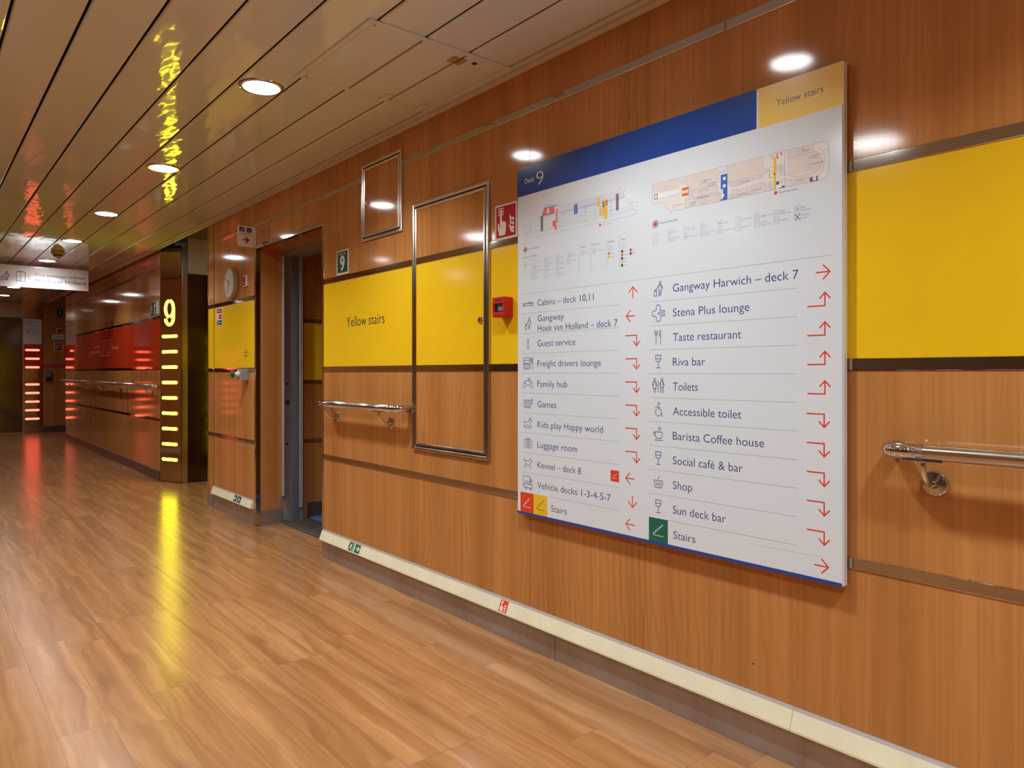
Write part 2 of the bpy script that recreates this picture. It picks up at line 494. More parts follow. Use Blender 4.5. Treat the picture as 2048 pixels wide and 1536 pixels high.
t1.prism_x([(-0.060, CZ + .03), (-0.060, CZ - .002), (-0.034, CZ - .002), (-0.034, CZ + .03)], [-15.38, -5.0, 3.3], sheer)
t1.prism_x([(-0.031, CZ + .03), (-0.031, CZ - .009), (0.0, CZ - .009), (0.0, CZ + .03)], [-15.38, -5.0, 3.3], sheer)
struct(t1.build('trim_1', 'cornice_paint'))

# panelled wall with the sign; doorway; narrow wall piece; corner post
DX0, DX1, DZ = -5.165, -4.075, 1.990
wl = MB()
banded(wl, DX1, 3.3, 0.0, 0.18)
banded(wl, DX0, DX1, 0.0, 0.18, z0=DZ)
banded(wl, -6.095, DX0, 0.0, 0.18)
banded(wl, -6.245, -6.117, 0.0, 0.18)
wl.box(-6.117, -6.095, 0.012, 0.18, 0, 2.46, 2)
for x, za, zb in ((-2.186, 0.16, 1.107), (-2.186, 1.66, 2.32), (-1.602, 0.16, 0.30), (-0.40, 0.16, 2.32), (-3.90, 1.99, 2.32), (-5.165, 1.99, 2.32)):
    wl.box(x - 0.0007, x + 0.0007, -0.0004, 0.002, za, zb, 2)
wl.box(-1.190, -1.184, -0.0005, 0.002, .2435, .2465, 3)
struct(wl.build('wall_right', ['wood_laminate', 'yellow_laminate', 'dark_seam', 'dark_gap']))
# alcove and stairwell shell behind it
al = MB()
banded(al, -6.245, -6.10, 0.18, 1.60)
banded(al, -7.75, -6.10, 1.60, 1.70)
al.box(-7.88, -7.66, 1.10, 1.60, 0, 2.46)
struct(al.build('wall_lift_alcove', ['wood_laminate', 'yellow_laminate']))
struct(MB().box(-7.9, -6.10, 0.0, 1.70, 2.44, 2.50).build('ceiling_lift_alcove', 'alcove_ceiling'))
st = MB()
for a, b, mi in ((0.0, 1.047, 0), (1.047, 1.478, 1), (1.478, 2.46, 0)): st.box(-5.33, -5.20, 0.36, 2.0, a, b, mi)
for a, b in ((0.575, 0.603), (1.020, 1.048), (1.478, 1.508)): st.box(-5.201, -5.196, 0.37, 2.0, a, b, 2)
st.box(-5.199, -5.190, 0.40, 2.0, 0.0, 0.122, 3)
st.box(-5.33, -3.7, 2.0, 2.1, 0, 2.46); st.box(-3.85, -3.7, 0.18, 2.0, 0, 2.46)
struct(st.build('wall_stairwell', ['wood_laminate', 'yellow_laminate', 'dark_seam', 'far_skirting']))
struct(MB().box(-5.2, -3.85, 0.40, 2.0, 0.0, 0.014).build('floor_stairwell', 'blue_floor'))
struct(MB().box(-5.3, -3.7, 0.18, 2.1, 2.20, 2.28).build('ceiling_stairwell', 'stair_ceiling'))

# red wall beyond the lifts
RY, RX0, RX1 = 0.03, -13.65, -7.884
rw = MB()
dz = 0.022
banded(rw, RX0, RX1, RY, RY + 0.14, dz=dz)
for x in (-12.2, -10.6, -9.1): rw.box(x - .0012, x + .0012, RY - .0004, RY, 0.1, 2.33, 2)
struct(rw.build('wall_far_right', ['wood_laminate', 'red_laminate', 'dark_seam']))
# end wall pieces, nook, opposite and near walls (out of frame, seen in the gloss)
we = MB()
we.box(XF - .15, XF, -0.075, 1.2, 0, 2.50)
we.box(XF - .30, XF - .14, -4.4, -0.08, 0, 2.50)
we.box(XF - .15, XF, -4.4, -3.40, 0, 2.50); we.box(XF - .15, XF, -3.07, -1.66, 0, 2.50)
struct(we.build('wall_end', 'wood_laminate'))
struct(MB().box(XF, RX0 + .6, 1.2, 1.3, 0, 2.5).build('wall_nook', 'wood_laminate'))
wc = MB(); wc.box(-10.3, -8.0, -4.4, -1.62, 0, 2.33)
struct(wc.build('wall_core', 'wood_laminate'))
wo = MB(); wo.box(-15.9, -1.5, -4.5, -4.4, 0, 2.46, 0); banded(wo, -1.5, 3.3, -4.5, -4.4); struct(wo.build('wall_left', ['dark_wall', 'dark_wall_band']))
wb = MB(); banded(wb, 3.3, 3.42, -4.5, 0.18); struct(wb.build('wall_back', ['wood_laminate', 'yellow_laminate']))

# mirror-polished strips
def strip(name, segs, z0, z1, y=0.0, t=0.003):
    mb = MB()
    for x0, x1 in segs: mb.box(x0, x1, y - t, y + .001, z0, z1, 0, 0.0012)
    return struct(mb.build(name, 'mirror_strip'))
HL = (-3.057, -2.443)                       # tall access hatch, x range
HS = (-3.578, -3.156)                       # small access hatch
PST = (-6.243, -6.118)
strip('trim_2', [(-6.093, DX0 - .002), (DX0 - .002, HS[0]), (HS[1], -1.283), (-1.280, 3.3), PST], 2.142, 2.171)
strip('trim_3', [(-6.093, DX0 - .03), (DX1 + .012, HL[0]), (HL[1], -0.895), (-0.893, 3.3), PST], 1.629, 1.660)
strip('trim_4', [(-6.093, DX0 - .03), (DX1 + .012, HL[0]), (HL[1], -0.895), (-0.893, 3.3), PST], 1.107, 1.138)
strip('trim_5', [(-6.093, DX0 - .03), (DX1 + .012, -2.43), (-2.428, -0.895), (-0.893, 3.3), PST], 0.585, 0.615)
strip('trim_6', [(RX0, RX1)], 1.651, 1.680, RY); strip('trim_7', [(RX0, RX1)], 1.130, 1.159, RY); strip('trim_8', [(RX0, RX1)], 0.612, 0.640, RY)
strip('trim_9', [(RX0, RX1)], 2.150, 2.18, RY)
# chrome edging of the doorway and of the corner post
e = MB()
e.box(DX1 - .004, DX1 + .010, -0.005, 0.030, 0, DZ - .004, 0, .002)
e.box(DX0 - .024, DX1 + .010, -0.005, 0.028, DZ - .004, DZ + .026, 0, .002)
e.box(DX0 - .024, DX0 + .003, -0.005, 0.030, 0, DZ - .004, 0, .002)
e.box(-6.252, -6.243, -0.006, 0.03, 0, 2.33, 0, .002)
struct(e.build('trim_10', 'mirror_strip'))
# doorway lining and steel fire-door frame
j = MB()
j.box(DX0, DX0 + .004, 0.030, 0.182, 0.105, DZ, 0)
j.box(DX0, DX1, 0.028, 0.182, DZ - .004, DZ + .1, 0)
struct(j.build('trim_11', 'wood_laminate'))
b = MB()
b.box(DX1 + .010, 3.3, -0.009, 0, 0, 0.100, 0, .001); b.box(-6.095, DX0 - .024, -0.009, 0, 0, 0.122, 0, .001)
b.box(DX0, DX0 + .008, 0.030, 0.182, 0, 0.108, 0)
b.box(-6.243, -6.118, -0.004, 0, 0, 0.10, 0)
for x in (-2.030, 0.2): b.box(x - .001, x + .001, -0.0095, -0.008, 0, 0.099, 1)
struct(b.build('baseboard_right', ['dull_steel_skirting', 'dark_gap']))
b = MB()
b.prism_x([(RY - .008, 0), (RY - .008, .098), (RY, .104), (RY, 0)], [RX0, RX1], sheer)
b.box(XF, XF + .012, -0.07, 1.2, 0.03, 0.145)
struct(b.build('baseboard_far', 'far_skirting'))

# low cream escape-route strip above the skirting
def route(mb, x0, x1):
    prof = [(-0.0015, 0.166), (-0.008, 0.166), (-0.0125, 0.159), (-0.030, 0.112), (-0.0305, 0.106), (-0.010, 0.100), (-0.0015, 0.100)]
    mb.prism_x(prof, [x0, x1], None, 0, [1, 1, 0, 0, 0, 0, 0])
rs = MB()
route(rs, -4.062, -2.098); route(rs, -2.0975, -1.0565); route(rs, -1.055, 3.2)
route_main = rs.build('escape_route_strip', ['cream_strip', 'grey_cap'])
tag(route_main, 'long cream luminous strip above the skirting running under the big sign', 'strip light')
rs = MB()
prof = [(-0.0015, 0.184), (-0.008, 0.184), (-0.0125, 0.178), (-0.030, 0.130), (-0.0305, 0.124), (-0.010, 0.120), (-0.0015, 0.120)]
rs.prism_x(prof, [-6.092, -5.205], None, 0, [1, 1, 0, 0, 0, 0, 0])
tag(rs.build('escape_route_strip', ['cream_strip', 'grey_cap']), 'short cream luminous strip at the foot of the wall piece below the clock', 'strip light')

rs = MB(); rs.box(-10.3, -8.0, -1.6195, -1.60, .112, .16, 0, .004)
tag(rs.build('escape_route_strip', ['cream_strip', 'grey_cap']), 'cream luminous strip out of view to the left, mirrored in the yellow pillar', 'strip light')

# steel fire door frame in the doorway
d = bpy.data.objects.new('door_1', None); d.location = (-5.165, .26, 0); COL.objects.link(d); struct(d)
m = MB()
m.box(-5.22, -5.165, .182, .352, 0.0, 2.05); m.box(-5.165, -3.9, .182, .34, 1.955, 2.10)
m.build('frame', 'grey_steel_paint', d)
m = MB(); m.box(-5.165, -5.128, .184, .196, 0.20, 1.955, 0, .003); m.build('sealing_flange', 'pale_steel_paint', d)
m = MB(); m.box(-5.165, -5.150, .262, .30, 0.0, 1.955); m.build('door_channel', 'slate_plastic', d)
m = MB(); m.box(-5.165, -5.145, .318, .342, 0.10, 1.955, 0, .002); m.build('door_edge', 'pale_steel_paint', d)
m = MB(); m.box(-5.165, -5.160, .205, .255, 0.52, 1.06, 0, .001); lp = m.build('lock_plate', 'grey_steel_paint', d)
for z in (1.02, 0.58): MB().lathe((-5.160, .225, z), (1, 0, 0), [(.009, 0), (.009, .002)], 14).build('screw', 'rubber', lp)
MB().box(-5.160, -5.152, .215, .24, .87, .90).build('latch_hole', 'rubber', lp)
m = MB(); m.box(-5.165, DX1, .182, .30, -0.01, 0.018, 0, .004); m.box(-5.165, DX1, .205, .225, 0.015, 0.026, 0, .002); m.box(-5.165, DX1, .30, .42, -0.01, 0.012)
m.build('sill', 'threshold_steel', d)

# lift door in the alcove and far lift door
d2 = bpy.data.objects.new('door_2', None); d2.location = (-7.62, .6, 0); COL.objects.link(d2); struct(d2)
MB().box(-7.66, -7.615, .218, .66, 0.018, 2.085).build('door_leaf', 'lift_door_steel', d2)
MB().box(-7.66, -7.622, .663, 1.10, 0.018, 2.085).build('door_leaf', 'lift_door_steel', d2)
MB().box(-7.64, -7.598, .216, 1.10, 2.09, 2.44).build('lintel_panel', 'lintel_mirror', d2)
MB().box(-7.66, -7.60, .21, 1.10, 0.0, 0.012).build('sill', 'dark_gap', d2)
d3 = bpy.data.objects.new('door_3', None); d3.location = (XF - .1, -.87, sheer(XF)); COL.objects.link(d3); struct(d3)
MB().box(XF - .13, XF - .085, -0.865, -0.385, .05, 2.075).build('door_leaf', 'lift_door_steel', d3)
MB().box(XF - .13, XF - .085, -1.36, -0.868, .05, 2.075).build('door_leaf', 'lift_door_steel', d3)
MB().box(XF - .13, XF - .02, -1.36, -0.380, 2.078, 2.40).build('lintel_panel', 'lintel_mirror', d3)
MB().box(XF - .13, XF - .03, -1.36, -0.380, .03, .048).build('sill', 'brushed_steel', d3)

# ================================================================== CEILING THINGS
def downlight(x, y, label, group=None):
    z = CZ + sheer(x)
    t = thing('ceiling_downlight', label, 'ceiling light', (x, y, z), group)
    MB().lathe((x, y, z), (0, 0, -1), [(.074, -.004), (.075, .004), (.078, .0065), (.084, .007), (.091, .005), (.094, -.001)], 48, 0, None, False).build('rim', 'chrome', t)
    MB().lathe((x, y, z), (0, 0, -1), [(.0001, .0066), (.0745, .0066), (.0745, -.002)], 40, 0, None, False).build('diffuser', 'lamp_diffuser', t)
    l = bpy.data.lights.new('downlight_lamp', 'AREA'); l.shape = 'DISK'; l.size = 0.145; l.energy = LAMP_W
    l.color = LAMP_COL; l.spread = LAMP_SPREAD
    lo = bpy.data.objects.new('downlight_lamp', l); COL.objects.link(lo); lo.parent = t; lo.location = (0, 0, -0.009)
    return t
first = downlight(-3.07, -0.752, 'nearest round chrome-rimmed downlight beside the ceiling access panel')
_dim = {}
def more_light(x, y, label, group=None, z=None, power=1.0, wide=1.0):
    r = first.copy(); COL.objects.link(r); r.scale = (wide, wide, 1.0); r.location = (x, y, z or CZ + sheer(x)); r['label'] = label
    if group: r['group'] = group
    for ch in first.children:
        k = ch.copy(); COL.objects.link(k); k.parent = r
        if k.type == 'LIGHT' and power != 1.0:          # the far part of the lobby is lit more dimly
            if power not in _dim:
                _dim[power] = ch.data.copy(); _dim[power].energy = LAMP_W * power
            k.data = _dim[power]
def far_power(x): return 1.0 if x > -6 else 0.66 if x > -7 else 0.28 if x > -8 else 0.15
for x, lb in ((-4.655, 'second downlight along the row, its chrome rim caught in the yellow ceiling reflection'),
              (-6.29, 'third downlight along the row, between the yellow and the red reflections'),
              (-7.82, 'fourth downlight along the row, just before the ceiling detector'),
              (-9.42, 'downlight right in front of the hanging sign, above the lift pictogram'),
              (-11.1, 'downlight behind the hanging sign'),
              (-12.76, 'larger of the two downlights seen below the hanging sign'),
              (-14.25, 'farthest downlight, at the left picture edge below the hanging sign')):
    more_light(x, -0.745, lb, power=1.0 if x > -6 else 0.6 if x < -9 and x > -10 else far_power(x))
for x in (-1.49, 0.08, 1.65): more_light(x, -0.755, 'downlight of the sign-side row, out of view above and behind the camera', 'near downlights of the sign-side row')
for x, wd, pw in ((2.0, 1, .9), (0.2, 1, .9), (-1.74, 1.8, .42), (-3.46, 1, .9), (-5.18, 1.8, .42), (-6.94, .8, .5), (-12.1, 1, .2), (-13.8, 1, .2)):
    more_light(x, -2.03, 'downlight of the middle corridor row, out of view to the left', 'downlights of the middle row', power=pw, wide=wd)
for x in (0.6, -3.4, -7.4): more_light(x, -3.35, 'added downlight at the far left, unseen, brightening the lobby', 'added downlights at the far left', power=far_power(x))  # unseen extra row, added to brighten the left of the lobby
more_light(-6.85, 0.75, 'added dim downlight in the lift alcove ceiling, unseen, lighting the lintel', None, 2.438, 0.06)  # unseen dim lamp, added so the lift lintel gets some light

# access panel in the ceiling
x0, x1, y0, y1 = PAN
ap = thing('ceiling_access_panel', 'rectangular metal access panel set into the ceiling planks', 'ceiling panel', ((x0 + x1) / 2, (y0 + y1) / 2, CZ))
m = MB()
zb = CZ - 0.006
fw = 0.022
m.box(x0, x1, y0, y0 + fw, zb, CZ, 0, .0015); m.box(x0, x1, y1 - fw, y1, zb, CZ, 0, .0015)
m.box(x0, x0 + fw, y0 + fw, y1 - fw, zb, CZ, 0, .0015); m.box(x1 - fw, x1, y0 + fw, y1 - fw, zb, CZ, 0, .0015)
m.build('frame', 'ceiling_paint', ap)
yy = [y1 - fw - .002, -0.2605, -0.459, y0 + fw + .002]
for k in range(3): m = MB(); m.box(x0 + fw + .002, x1 - fw - .002, yy[k + 1] + (.005 if k < 2 else 0), yy[k] - (.005 if k else 0), zb + .001, CZ + .001, 0, .003); m.build('panel', 'ceiling_paint', ap)
m = MB(); m.box(x0 + fw, x1 - fw, y0 + fw, y1 - fw, CZ - .0015, CZ + .002); m.build('joint', 'groove', ap)
m = Flat((0, 0, zb - .0004), (1, 0, 0), (0, -1, 0))
m.rect(-2.345, .235, -2.285, .262, 0); m.build('warning_label', 'panel_tag', ap)
m = Flat((0, 0, zb - .0004), (1, 0, 0), (0, -1, 0)); m.rect(-2.345, .272, -2.285, .299, 0); m.build('warning_label', 'panel_tag', ap)
m = MB(); m.lathe((-2.292, -.198, zb + .002), (0, 0, -1), [(.011, 0), (.011, .0025)], 18); m.build('latch_hole', 'rubber', ap)
for yc in (-.292, -.108): MB().box(x0 + .004, x0 + .085, yc - .016, yc + .016, zb - .004, zb, 0, .001).build('hinge', 'cornice_paint', ap)
for px, py in ((x0 + .03, y0 + .035), (x1 - .03, y0 + .035)): MB().lathe((px, py, zb), (0, 0, -1), [(.005, 0), (.005, .0015)], 12).build('screw', 'grey_steel_paint', ap)
# bright end of an open joint beside the panel
# ceiling detector
dx, dy = -8.62, -0.752; dzz = CZ + sheer(dx)
sd = thing('ceiling_detector', 'small beige detector head hanging from the ceiling in front of the sign', 'detector', (dx, dy, dzz))
MB().lathe((dx, dy, dzz), (0, 0, -1), [(.038, 0), (.060, .004), (.061, .024), (.052, .036)], 32).build('base', 'beige_plastic', sd)
MB().lathe((dx, dy, dzz), (0, 0, -1), [(.044, .036), (.040, .052)], 32).build('vent', 'rubber', sd)
MB().lathe((dx, dy, dzz), (0, 0, -1), [(.042, .050), (.036, .060), (.012, .066), (.008, .074)], 32).build('head', 'beige_plastic', sd)

# hanging sign across the corridor
HX = -9.70
hs = thing('hanging_sign', 'long white sign hanging across the corridor, reading Foot passenger walkway, Hoek van Holland', 'sign', (HX, -1.2, 2.30))
MB().box(HX - .02, HX, -2.1, -0.300, 2.056, 2.298, 0, .002).build('board', 'hanging_sign_white', hs)
m = endflat(HX + .0008)
m.text('Hoek van Holland', -0.82, 2.126, .037, .492); m.build('lettering', 'ink_navy', hs)
m = endflat(HX + .0008); m.text('Foot passenger walkway', -0.82, 2.190, .031, .492); m.build('lettering', 'ink_navy', hs)
m = endflat(HX + .0008)
m.stroke([(-1.000, 2.122), (-1.000, 2.225), (-.918, 2.225), (-.918, 2.122)], .005, 0, True); m.stroke([(-.959, 2.122), (-.959, 2.225)], .004)
m.stroke([(-.985, 2.232), (-.935, 2.232)], .004); m.stroke([(-.895, 2.175), (-.885, 2.19), (-.875, 2.175)], .004); m.stroke([(-.895, 2.16), (-.885, 2.145), (-.875, 2.16)], .004)
m.stroke([(-.918, 2.118), (-.86, 2.118)], .003)
m.build('pictogram', 'ink_navy', hs)
PERSON = dict(head=(8, 20, 4.2), lines=[
    [(5, 14), (2, 4), (3, -4), (3, -24)], [(11, 14), (14, 4), (12, -4), (10, -22)], [(5, 14), (-2, 8), (-8, -2)], [(11, 14), (16, 6), (18, -2)], [(6, -22), (8, -4)], [(5, 14), (11, 14)]],
    case=[(-17, -22), (-17, -7), (-6, -7), (-6, -22)])
def person(mb, cx, cy, s, wd, mi=0):
    hx, hy, hr = PERSON['head']; mb.ring(cx + hx * s, cy + hy * s, hr * s, wd, mi, 16)
    for l in PERSON['lines']: mb.stroke([(cx + x * s, cy + y * s) for x, y in l], wd, mi)
    mb.stroke([(cx + x * s, cy + y * s) for x, y in PERSON['case']], wd, mi, True)
    mb.stroke([(cx - 13 * s, cy - 6 * s), (cx - 13 * s, cy - 2 * s), (cx - 9 * s, cy - 2 * s), (cx - 9 * s, cy - 6 * s)], wd * .8, mi)
m = endflat(HX + .0008); person(m, -1.105, 2.172, .0021, .005); m.build('pictogram', 'ink_navy', hs)
for y in (-.367, -1.2, -2.0):
    MB().box(HX - .016, HX - .004, y - .010, y + .010, 2.27, CZ + sheer(HX), 0).build('hanger', 'grey_steel_paint', hs)

# ================================================================== HANDRAILS
def rail(name, label, xa, xb, z, yw=0.0, off=0.072, r=0.0185, brackets=(), group=None, zf=None, left=True, right=True, br=.030):
    zf = zf or (lambda x: 0.0)
    t = thing(name, label, 'handrail', ((xa + xb) / 2, yw - off, z), group)
    Y = yw - off; R = 0.036
    def elbow(xe, sgn):
        cx = xe - sgn * R
        pts = [(cx + sgn * R * math.sin(math.radians(a)), Y + R - R * math.cos(math.radians(a)), z + zf(xe)) for a in range(0, 91, 9)]
        pts.append((xe, yw - .001, z + zf(xe)))
        return pts
    MB().tube([(xa + R if left else xa, Y, z + zf(xa)), ((xa + xb) / 2, Y, z + zf((xa + xb) / 2)), (xb - R if right else xb, Y, z + zf(xb))], r, 28).build('tube', 'brushed_steel', t)
    for xe, sg, on in ((xa, -1, left), (xb, 1, right)):
        if on: MB().tube([(xe - sg * (R + .055), Y, z + zf(xe))] + elbow(xe, sg), r + .0006, 28).build('end_elbow', 'chrome', t)
    for bx in brackets:
        zz = z + zf(bx)
        bp = MB(); bp.lathe((bx, yw - .0005, zz - .080), (0, -1, 0), [(br, 0), (br, .004), (br * .9, .007), (.012, .009)], 32)
        bp.tube([(bx, yw - .004, zz - .080), (bx, yw - .020, zz - .082)] + [(bx, Y + .052 - .052 * math.sin(math.radians(a)), zz - .030 - .052 * math.cos(math.radians(a))) for a in range(0, 91, 10)] + [(bx, Y, zz - r + .002)], .0065, 14)
        bp.box(bx - .045, bx + .045, Y - .012, Y + .012, zz - r - .003, zz - r + .003, 0, .001)
        bo = bp.build('bracket', 'chrome', t)
        for a in (35, 155, 275):
            sc = MB(); sc.lathe((bx + .021 * math.cos(math.radians(a)), yw - .006, zz - .080 + .021 * math.sin(math.radians(a))), (0, -1, 0), [(.0045, 0), (.0045, .002)], 12)
            sc.build('screw', 'grey_steel_paint', bo)
    return t
rail('handrail', 'chrome handrail at the right picture edge, right of the big sign', -0.782, 1.6, 0.913, brackets=(-0.695, 0.35, 1.3), right=False)
rail('handrail', 'short chrome handrail between the doorway and the tall hatch', -3.972, -3.088, 0.924, brackets=(-3.886, -3.270))
rail('handrail', 'far chrome handrail on the wall with the red band', -13.62, -7.93, 0.958, yw=RY, brackets=(-13.3, -11.9, -10.6, -9.3, -8.15), zf=lambda x: sheer(x) * .8)
stp = MB(); stp.box(-9.315, -9.285, RY - .075, RY - .066, .80, .905); stp.box(-9.315, -9.285, RY - .096, RY - .050, .905, .915)
tag(stp.build('hanging_strap', 'black_plastic'), 'short black strap hanging from the far handrail on the red-banded wall', 'strap')

# ================================================================== ACCESS HATCHES
def hatch(label, x0, x1, z0, z1, bands, lx, lz, lr):
    t = thing('wall_access_hatch', label, 'hatch', ((x0 + x1) / 2, 0, z0))
    def ring(mb, a, wd, y0, y1, ch):
        mb.box(x0 + a + wd, x1 - a - wd, y0, y1, z0 + a, z0 + a + wd, 0, ch); mb.box(x0 + a + wd, x1 - a - wd, y0, y1, z1 - a - wd, z1 - a, 0, ch)
        mb.box(x0 + a, x0 + a + wd, y0, y1, z0 + a, z1 - a, 0, ch); mb.box(x1 - a - wd, x1 - a, y0, y1, z0 + a, z1 - a, 0, ch)
    m = MB(); ring(m, 0, .0165, -.012, .002, .004); m.build('frame', 'satin_chrome', t)
    m = MB(); ring(m, .0165, .0065, -.003, .002, 0); m.build('gap_seal', 'rubber', t)
    d = MB(); a = .026
    for za, zb, mi in bands: d.box(x0 + a, x1 - a, -.006, .002, max(za, z0 + a), min(zb, z1 - a), mi)
    dd = d.build('door', ['wood_laminate', 'yellow_laminate'], t)
    m = MB(); ring(m, .0225, .014, -.012, .002, .004); m.build('edge_trim', 'satin_chrome', dd)
    m = MB(); m.lathe((lx, -.006, lz), (0, -1, 0), [(lr, 0), (lr, .003), (lr * .8, .005), (lr * .5, .005), (lr * .5, .011), (.0001, .011)], 24); m.build('latch', 'chrome', dd)
    return t, dd
hatch('small chrome-framed access hatch high on the wall, above the green deck sign', HS[0], HS[1], 1.814, 2.232, [(0, 3, 0)], -3.516, 2.020, .012)
t, dd = hatch('tall chrome-framed access hatch with a yellow band, left of the red alarm box', HL[0], HL[1], 0.725, 1.926, [(0, 1.137, 0), (1.137, 1.629, 1), (1.629, 3, 0)], -2.503, 1.329, .015)
MB().box(HL[0] + .036, HL[1] - .036, -.0085, -.003, 1.629, 1.660, 0, .001).build('trim_strip', 'mirror_strip', dd)
MB().box(HL[0] + .036, HL[1] - .036, -.0085, -.003, 1.107, 1.138, 0, .001).build('trim_strip', 'mirror_strip', dd)

# ================================================================== SMALL WALL SIGNS AND DEVICES
# vinyl lettering on the yellow band
m = wallflat(-.0006); m.text('Yellow stairs', -3.769, 1.362, .054, .428, off=-.004)
tag(m.build('wall_lettering', 'ink_charcoal'), 'dark vinyl words Yellow stairs on the yellow wall band', 'lettering')
m = wallflat(-.0006)
m.text('Foot passenger', -5.415, 1.249, .012, .105, off=0.0); m.text('walkway', -5.415, 1.223, .012, .082, off=0.0)
for v in m.v: pass
m.stroke([(-5.395, 1.272), (-5.358, 1.272)], .004); m.stroke([(-5.395, 1.215), (-5.358, 1.215)], .004); m.stroke([(-5.376, 1.256), (-5.376, 1.236)], .005)
tag(m.build('wall_lettering', 'ink_charcoal'), 'tiny dark print with bracket pictogram on the yellow band below the clock', 'lettering')

def plate(name, label, x0, x1, z0, z1, mats, y=0.0, t=.004, cat='sign'):
    o = thing(name, label, cat, ((x0 + x1) / 2, y, z0))
    MB().box(x0, x1, y - t, y - .0002, z0, z1, 0, .0008).build('plate', mats, o)
    return o, Flat((x0, y - t - .0004, z0), (x1 - x0, 0, 0), (0, 0, z1 - z0))
# green DECK 9
o, fl = plate('deck_number_sign', 'green and cream sign reading DECK 9 beside the doorway', -3.886, -3.739, 1.663, 1.804, 'sign_cream')
fl.rect(.08, .085, .92, .945); fl.build('green_field', 'sign_green', o)
o_, ex, ez = fl.o, .147, .141
q = Flat((-3.886, -.0048, 1.663), (1, 0, 0), (0, 0, 1))
q.text('DECK', .0735, .1105, .0165, .082, align='C'); q.text('9', .0735, .026, .078, .060, off=.028, align='C'); q.build('lettering', 'sign_cream', o)
# fire alarm pictogram
o, fl = plate('fire_alarm_sign', 'square red and cream fire alarm pictogram sign left of the big board', -2.405, -2.262, 1.657, 1.804, 'sign_cream')
fl.rect(.055, .06, .945, .945); fl.build('red_field', 'sign_red', o)
q = Flat((-2.405, -.0048, 1.657), (.143, 0, 0), (0, 0, .147))
q.stroke([(.185, .71), (.185, .89), (.375, .89), (.375, .71)], .032, 0, True)
q.disc(.28, .80, .062, 0, .055)
q.poly([(.235, .74), (.325, .74), (.325, .52), (.37, .535), (.40, .50), (.44, .515), (.465, .48), (.51, .47), (.525, .42), (.50, .22), (.47, .12), (.20, .12), (.17, .24), (.135, .32), (.13, .46), (.20, .48), (.20, .36), (.235, .34)])
for dx_, dz_, s_ in ((0, .33, 1.0), (.02, .20, 1.0), (-.01, .08, .95), (.03, -.02, .8)):
    q.poly([(.66 + dx_, .28 + dz_), (.70 + dx_, .20 + dz_ * 1), (.79 + dx_, .17 + dz_), (.88 - dx_ * .3, .15 + dz_), (.885 - dx_ * .3, .21 + dz_), (.83 + dx_ * .3, .255 + dz_), (.78 + dx_ * .3, .235 + dz_), (.73 + dx_, .27 + dz_), (.70 + dx_, .35 + dz_ * .96)])
q.build('pictogram', 'sign_cream', o)
# red call point
cp = thing('fire_call_point', 'red break-glass fire alarm box on the yellow band left of the big sign', 'fire alarm', (-2.327, 0, 1.33))
cx0, cx1, cz0, cz1, cy = -2.366, -2.288, 1.330, 1.412, -.052
m = MB(); m.box(cx0, cx1, cy + .018, 0, cz0, cz1, 0, .004)
wz0, wz1, wx0, wx1 = 1.350, 1.384, cx0 + .010, cx1 - .008
m.box(cx0, cx1, cy, cy + .020, wz1, cz1, 0, .003); m.box(cx0, cx1, cy, cy + .020, cz0, wz0, 0, .003)
m.box(cx0, wx0, cy, cy + .020, wz0 - .002, wz1 + .002, 0, .002); m.box(wx1, cx1, cy, cy + .020, wz0 - .002, wz1 + .002, 0, .002)
m.build('housing', 'alarm_red', cp)
MB().box(wx0, wx1, cy + .010, cy + .019, wz0, wz1).build('glass_pane', 'black_plastic', cp)
q = Flat((0, cy - .0005, 0), (1, 0, 0), (0, 0, 1)); q.text('FIRE', cx0 + .024, 1.394, .0085, .030, off=.02); q.build('lettering', 'black_plastic', cp)
q = Flat((0, cy - .0005, 0), (1, 0, 0), (0, 0, 1)); q.text('alarm', cx0 + .030, 1.337, .005, .024, off=.01); q.build('lettering', 'black_plastic', cp)
q = Flat((0, cy - .0005, 0), (1, 0, 0), (0, 0, 1)); q.disc(cx1 - .014, 1.398, .0022); q.build('indicator_light', 'black_plastic', cp)
q = Flat((0, cy + .0095, 0), (1, 0, 0), (0, 0, 1)); q.stroke([(cx0 + .028, 1.371), (cx0 + .028, 1.380), (cx0 + .060, 1.380), (cx0 + .060, 1.371)], .0010, 0, True)
q.stroke([(cx0 + .028, 1.358), (cx0 + .028, 1.366), (cx0 + .060, 1.366), (cx0 + .060, 1.358)], .0010, 0, True); q.disc(cx0 + .044, 1.362, .0032); q.build('pictogram', 'ink_white', cp)
# clock
ck = thing('wall_clock', 'round white wall clock with grey rim above the yellow band', 'clock', (-5.64, 0, 1.787))
MB().lathe((-5.64, -.0005, 1.787), (0, -1, 0), [(.112, 0), (.118, .006), (.118, .034), (.114, .038), (.108, .038), (.106, .033)], 56).build('case', 'beige_plastic', ck)
MB().lathe((-5.64, -.0005, 1.787), (0, -1, 0), [(.0001, .034), (.107, .034)], 56, 0, None, False).build('dial', 'clock_face', ck)
q = Flat((-5.64, -.0352, 1.787), (1, 0, 0), (0, 0, 1))
for k in range(60):
    a = math.radians(6 * k); r0 = .096 if k % 5 else .090
    q.stroke([(r0 * math.sin(a), r0 * math.cos(a)), (.101 * math.sin(a), .101 * math.cos(a))], .0015 if k % 5 else .003)
for k in range(1, 13):
    a = math.radians(30 * k); q.text(str(k), .076 * math.sin(a), .076 * math.cos(a) - .007, .014, off=.01, align='C')
q.build('numerals', 'black_plastic', ck)
q = Flat((-5.64, -.0365, 1.787), (1, 0, 0), (0, 0, 1))
q.poly([(.014, -.010), (.012, -.003), (-.052, .030), (-.055, .024)]); q.build('hour_hand', 'black_plastic', ck)
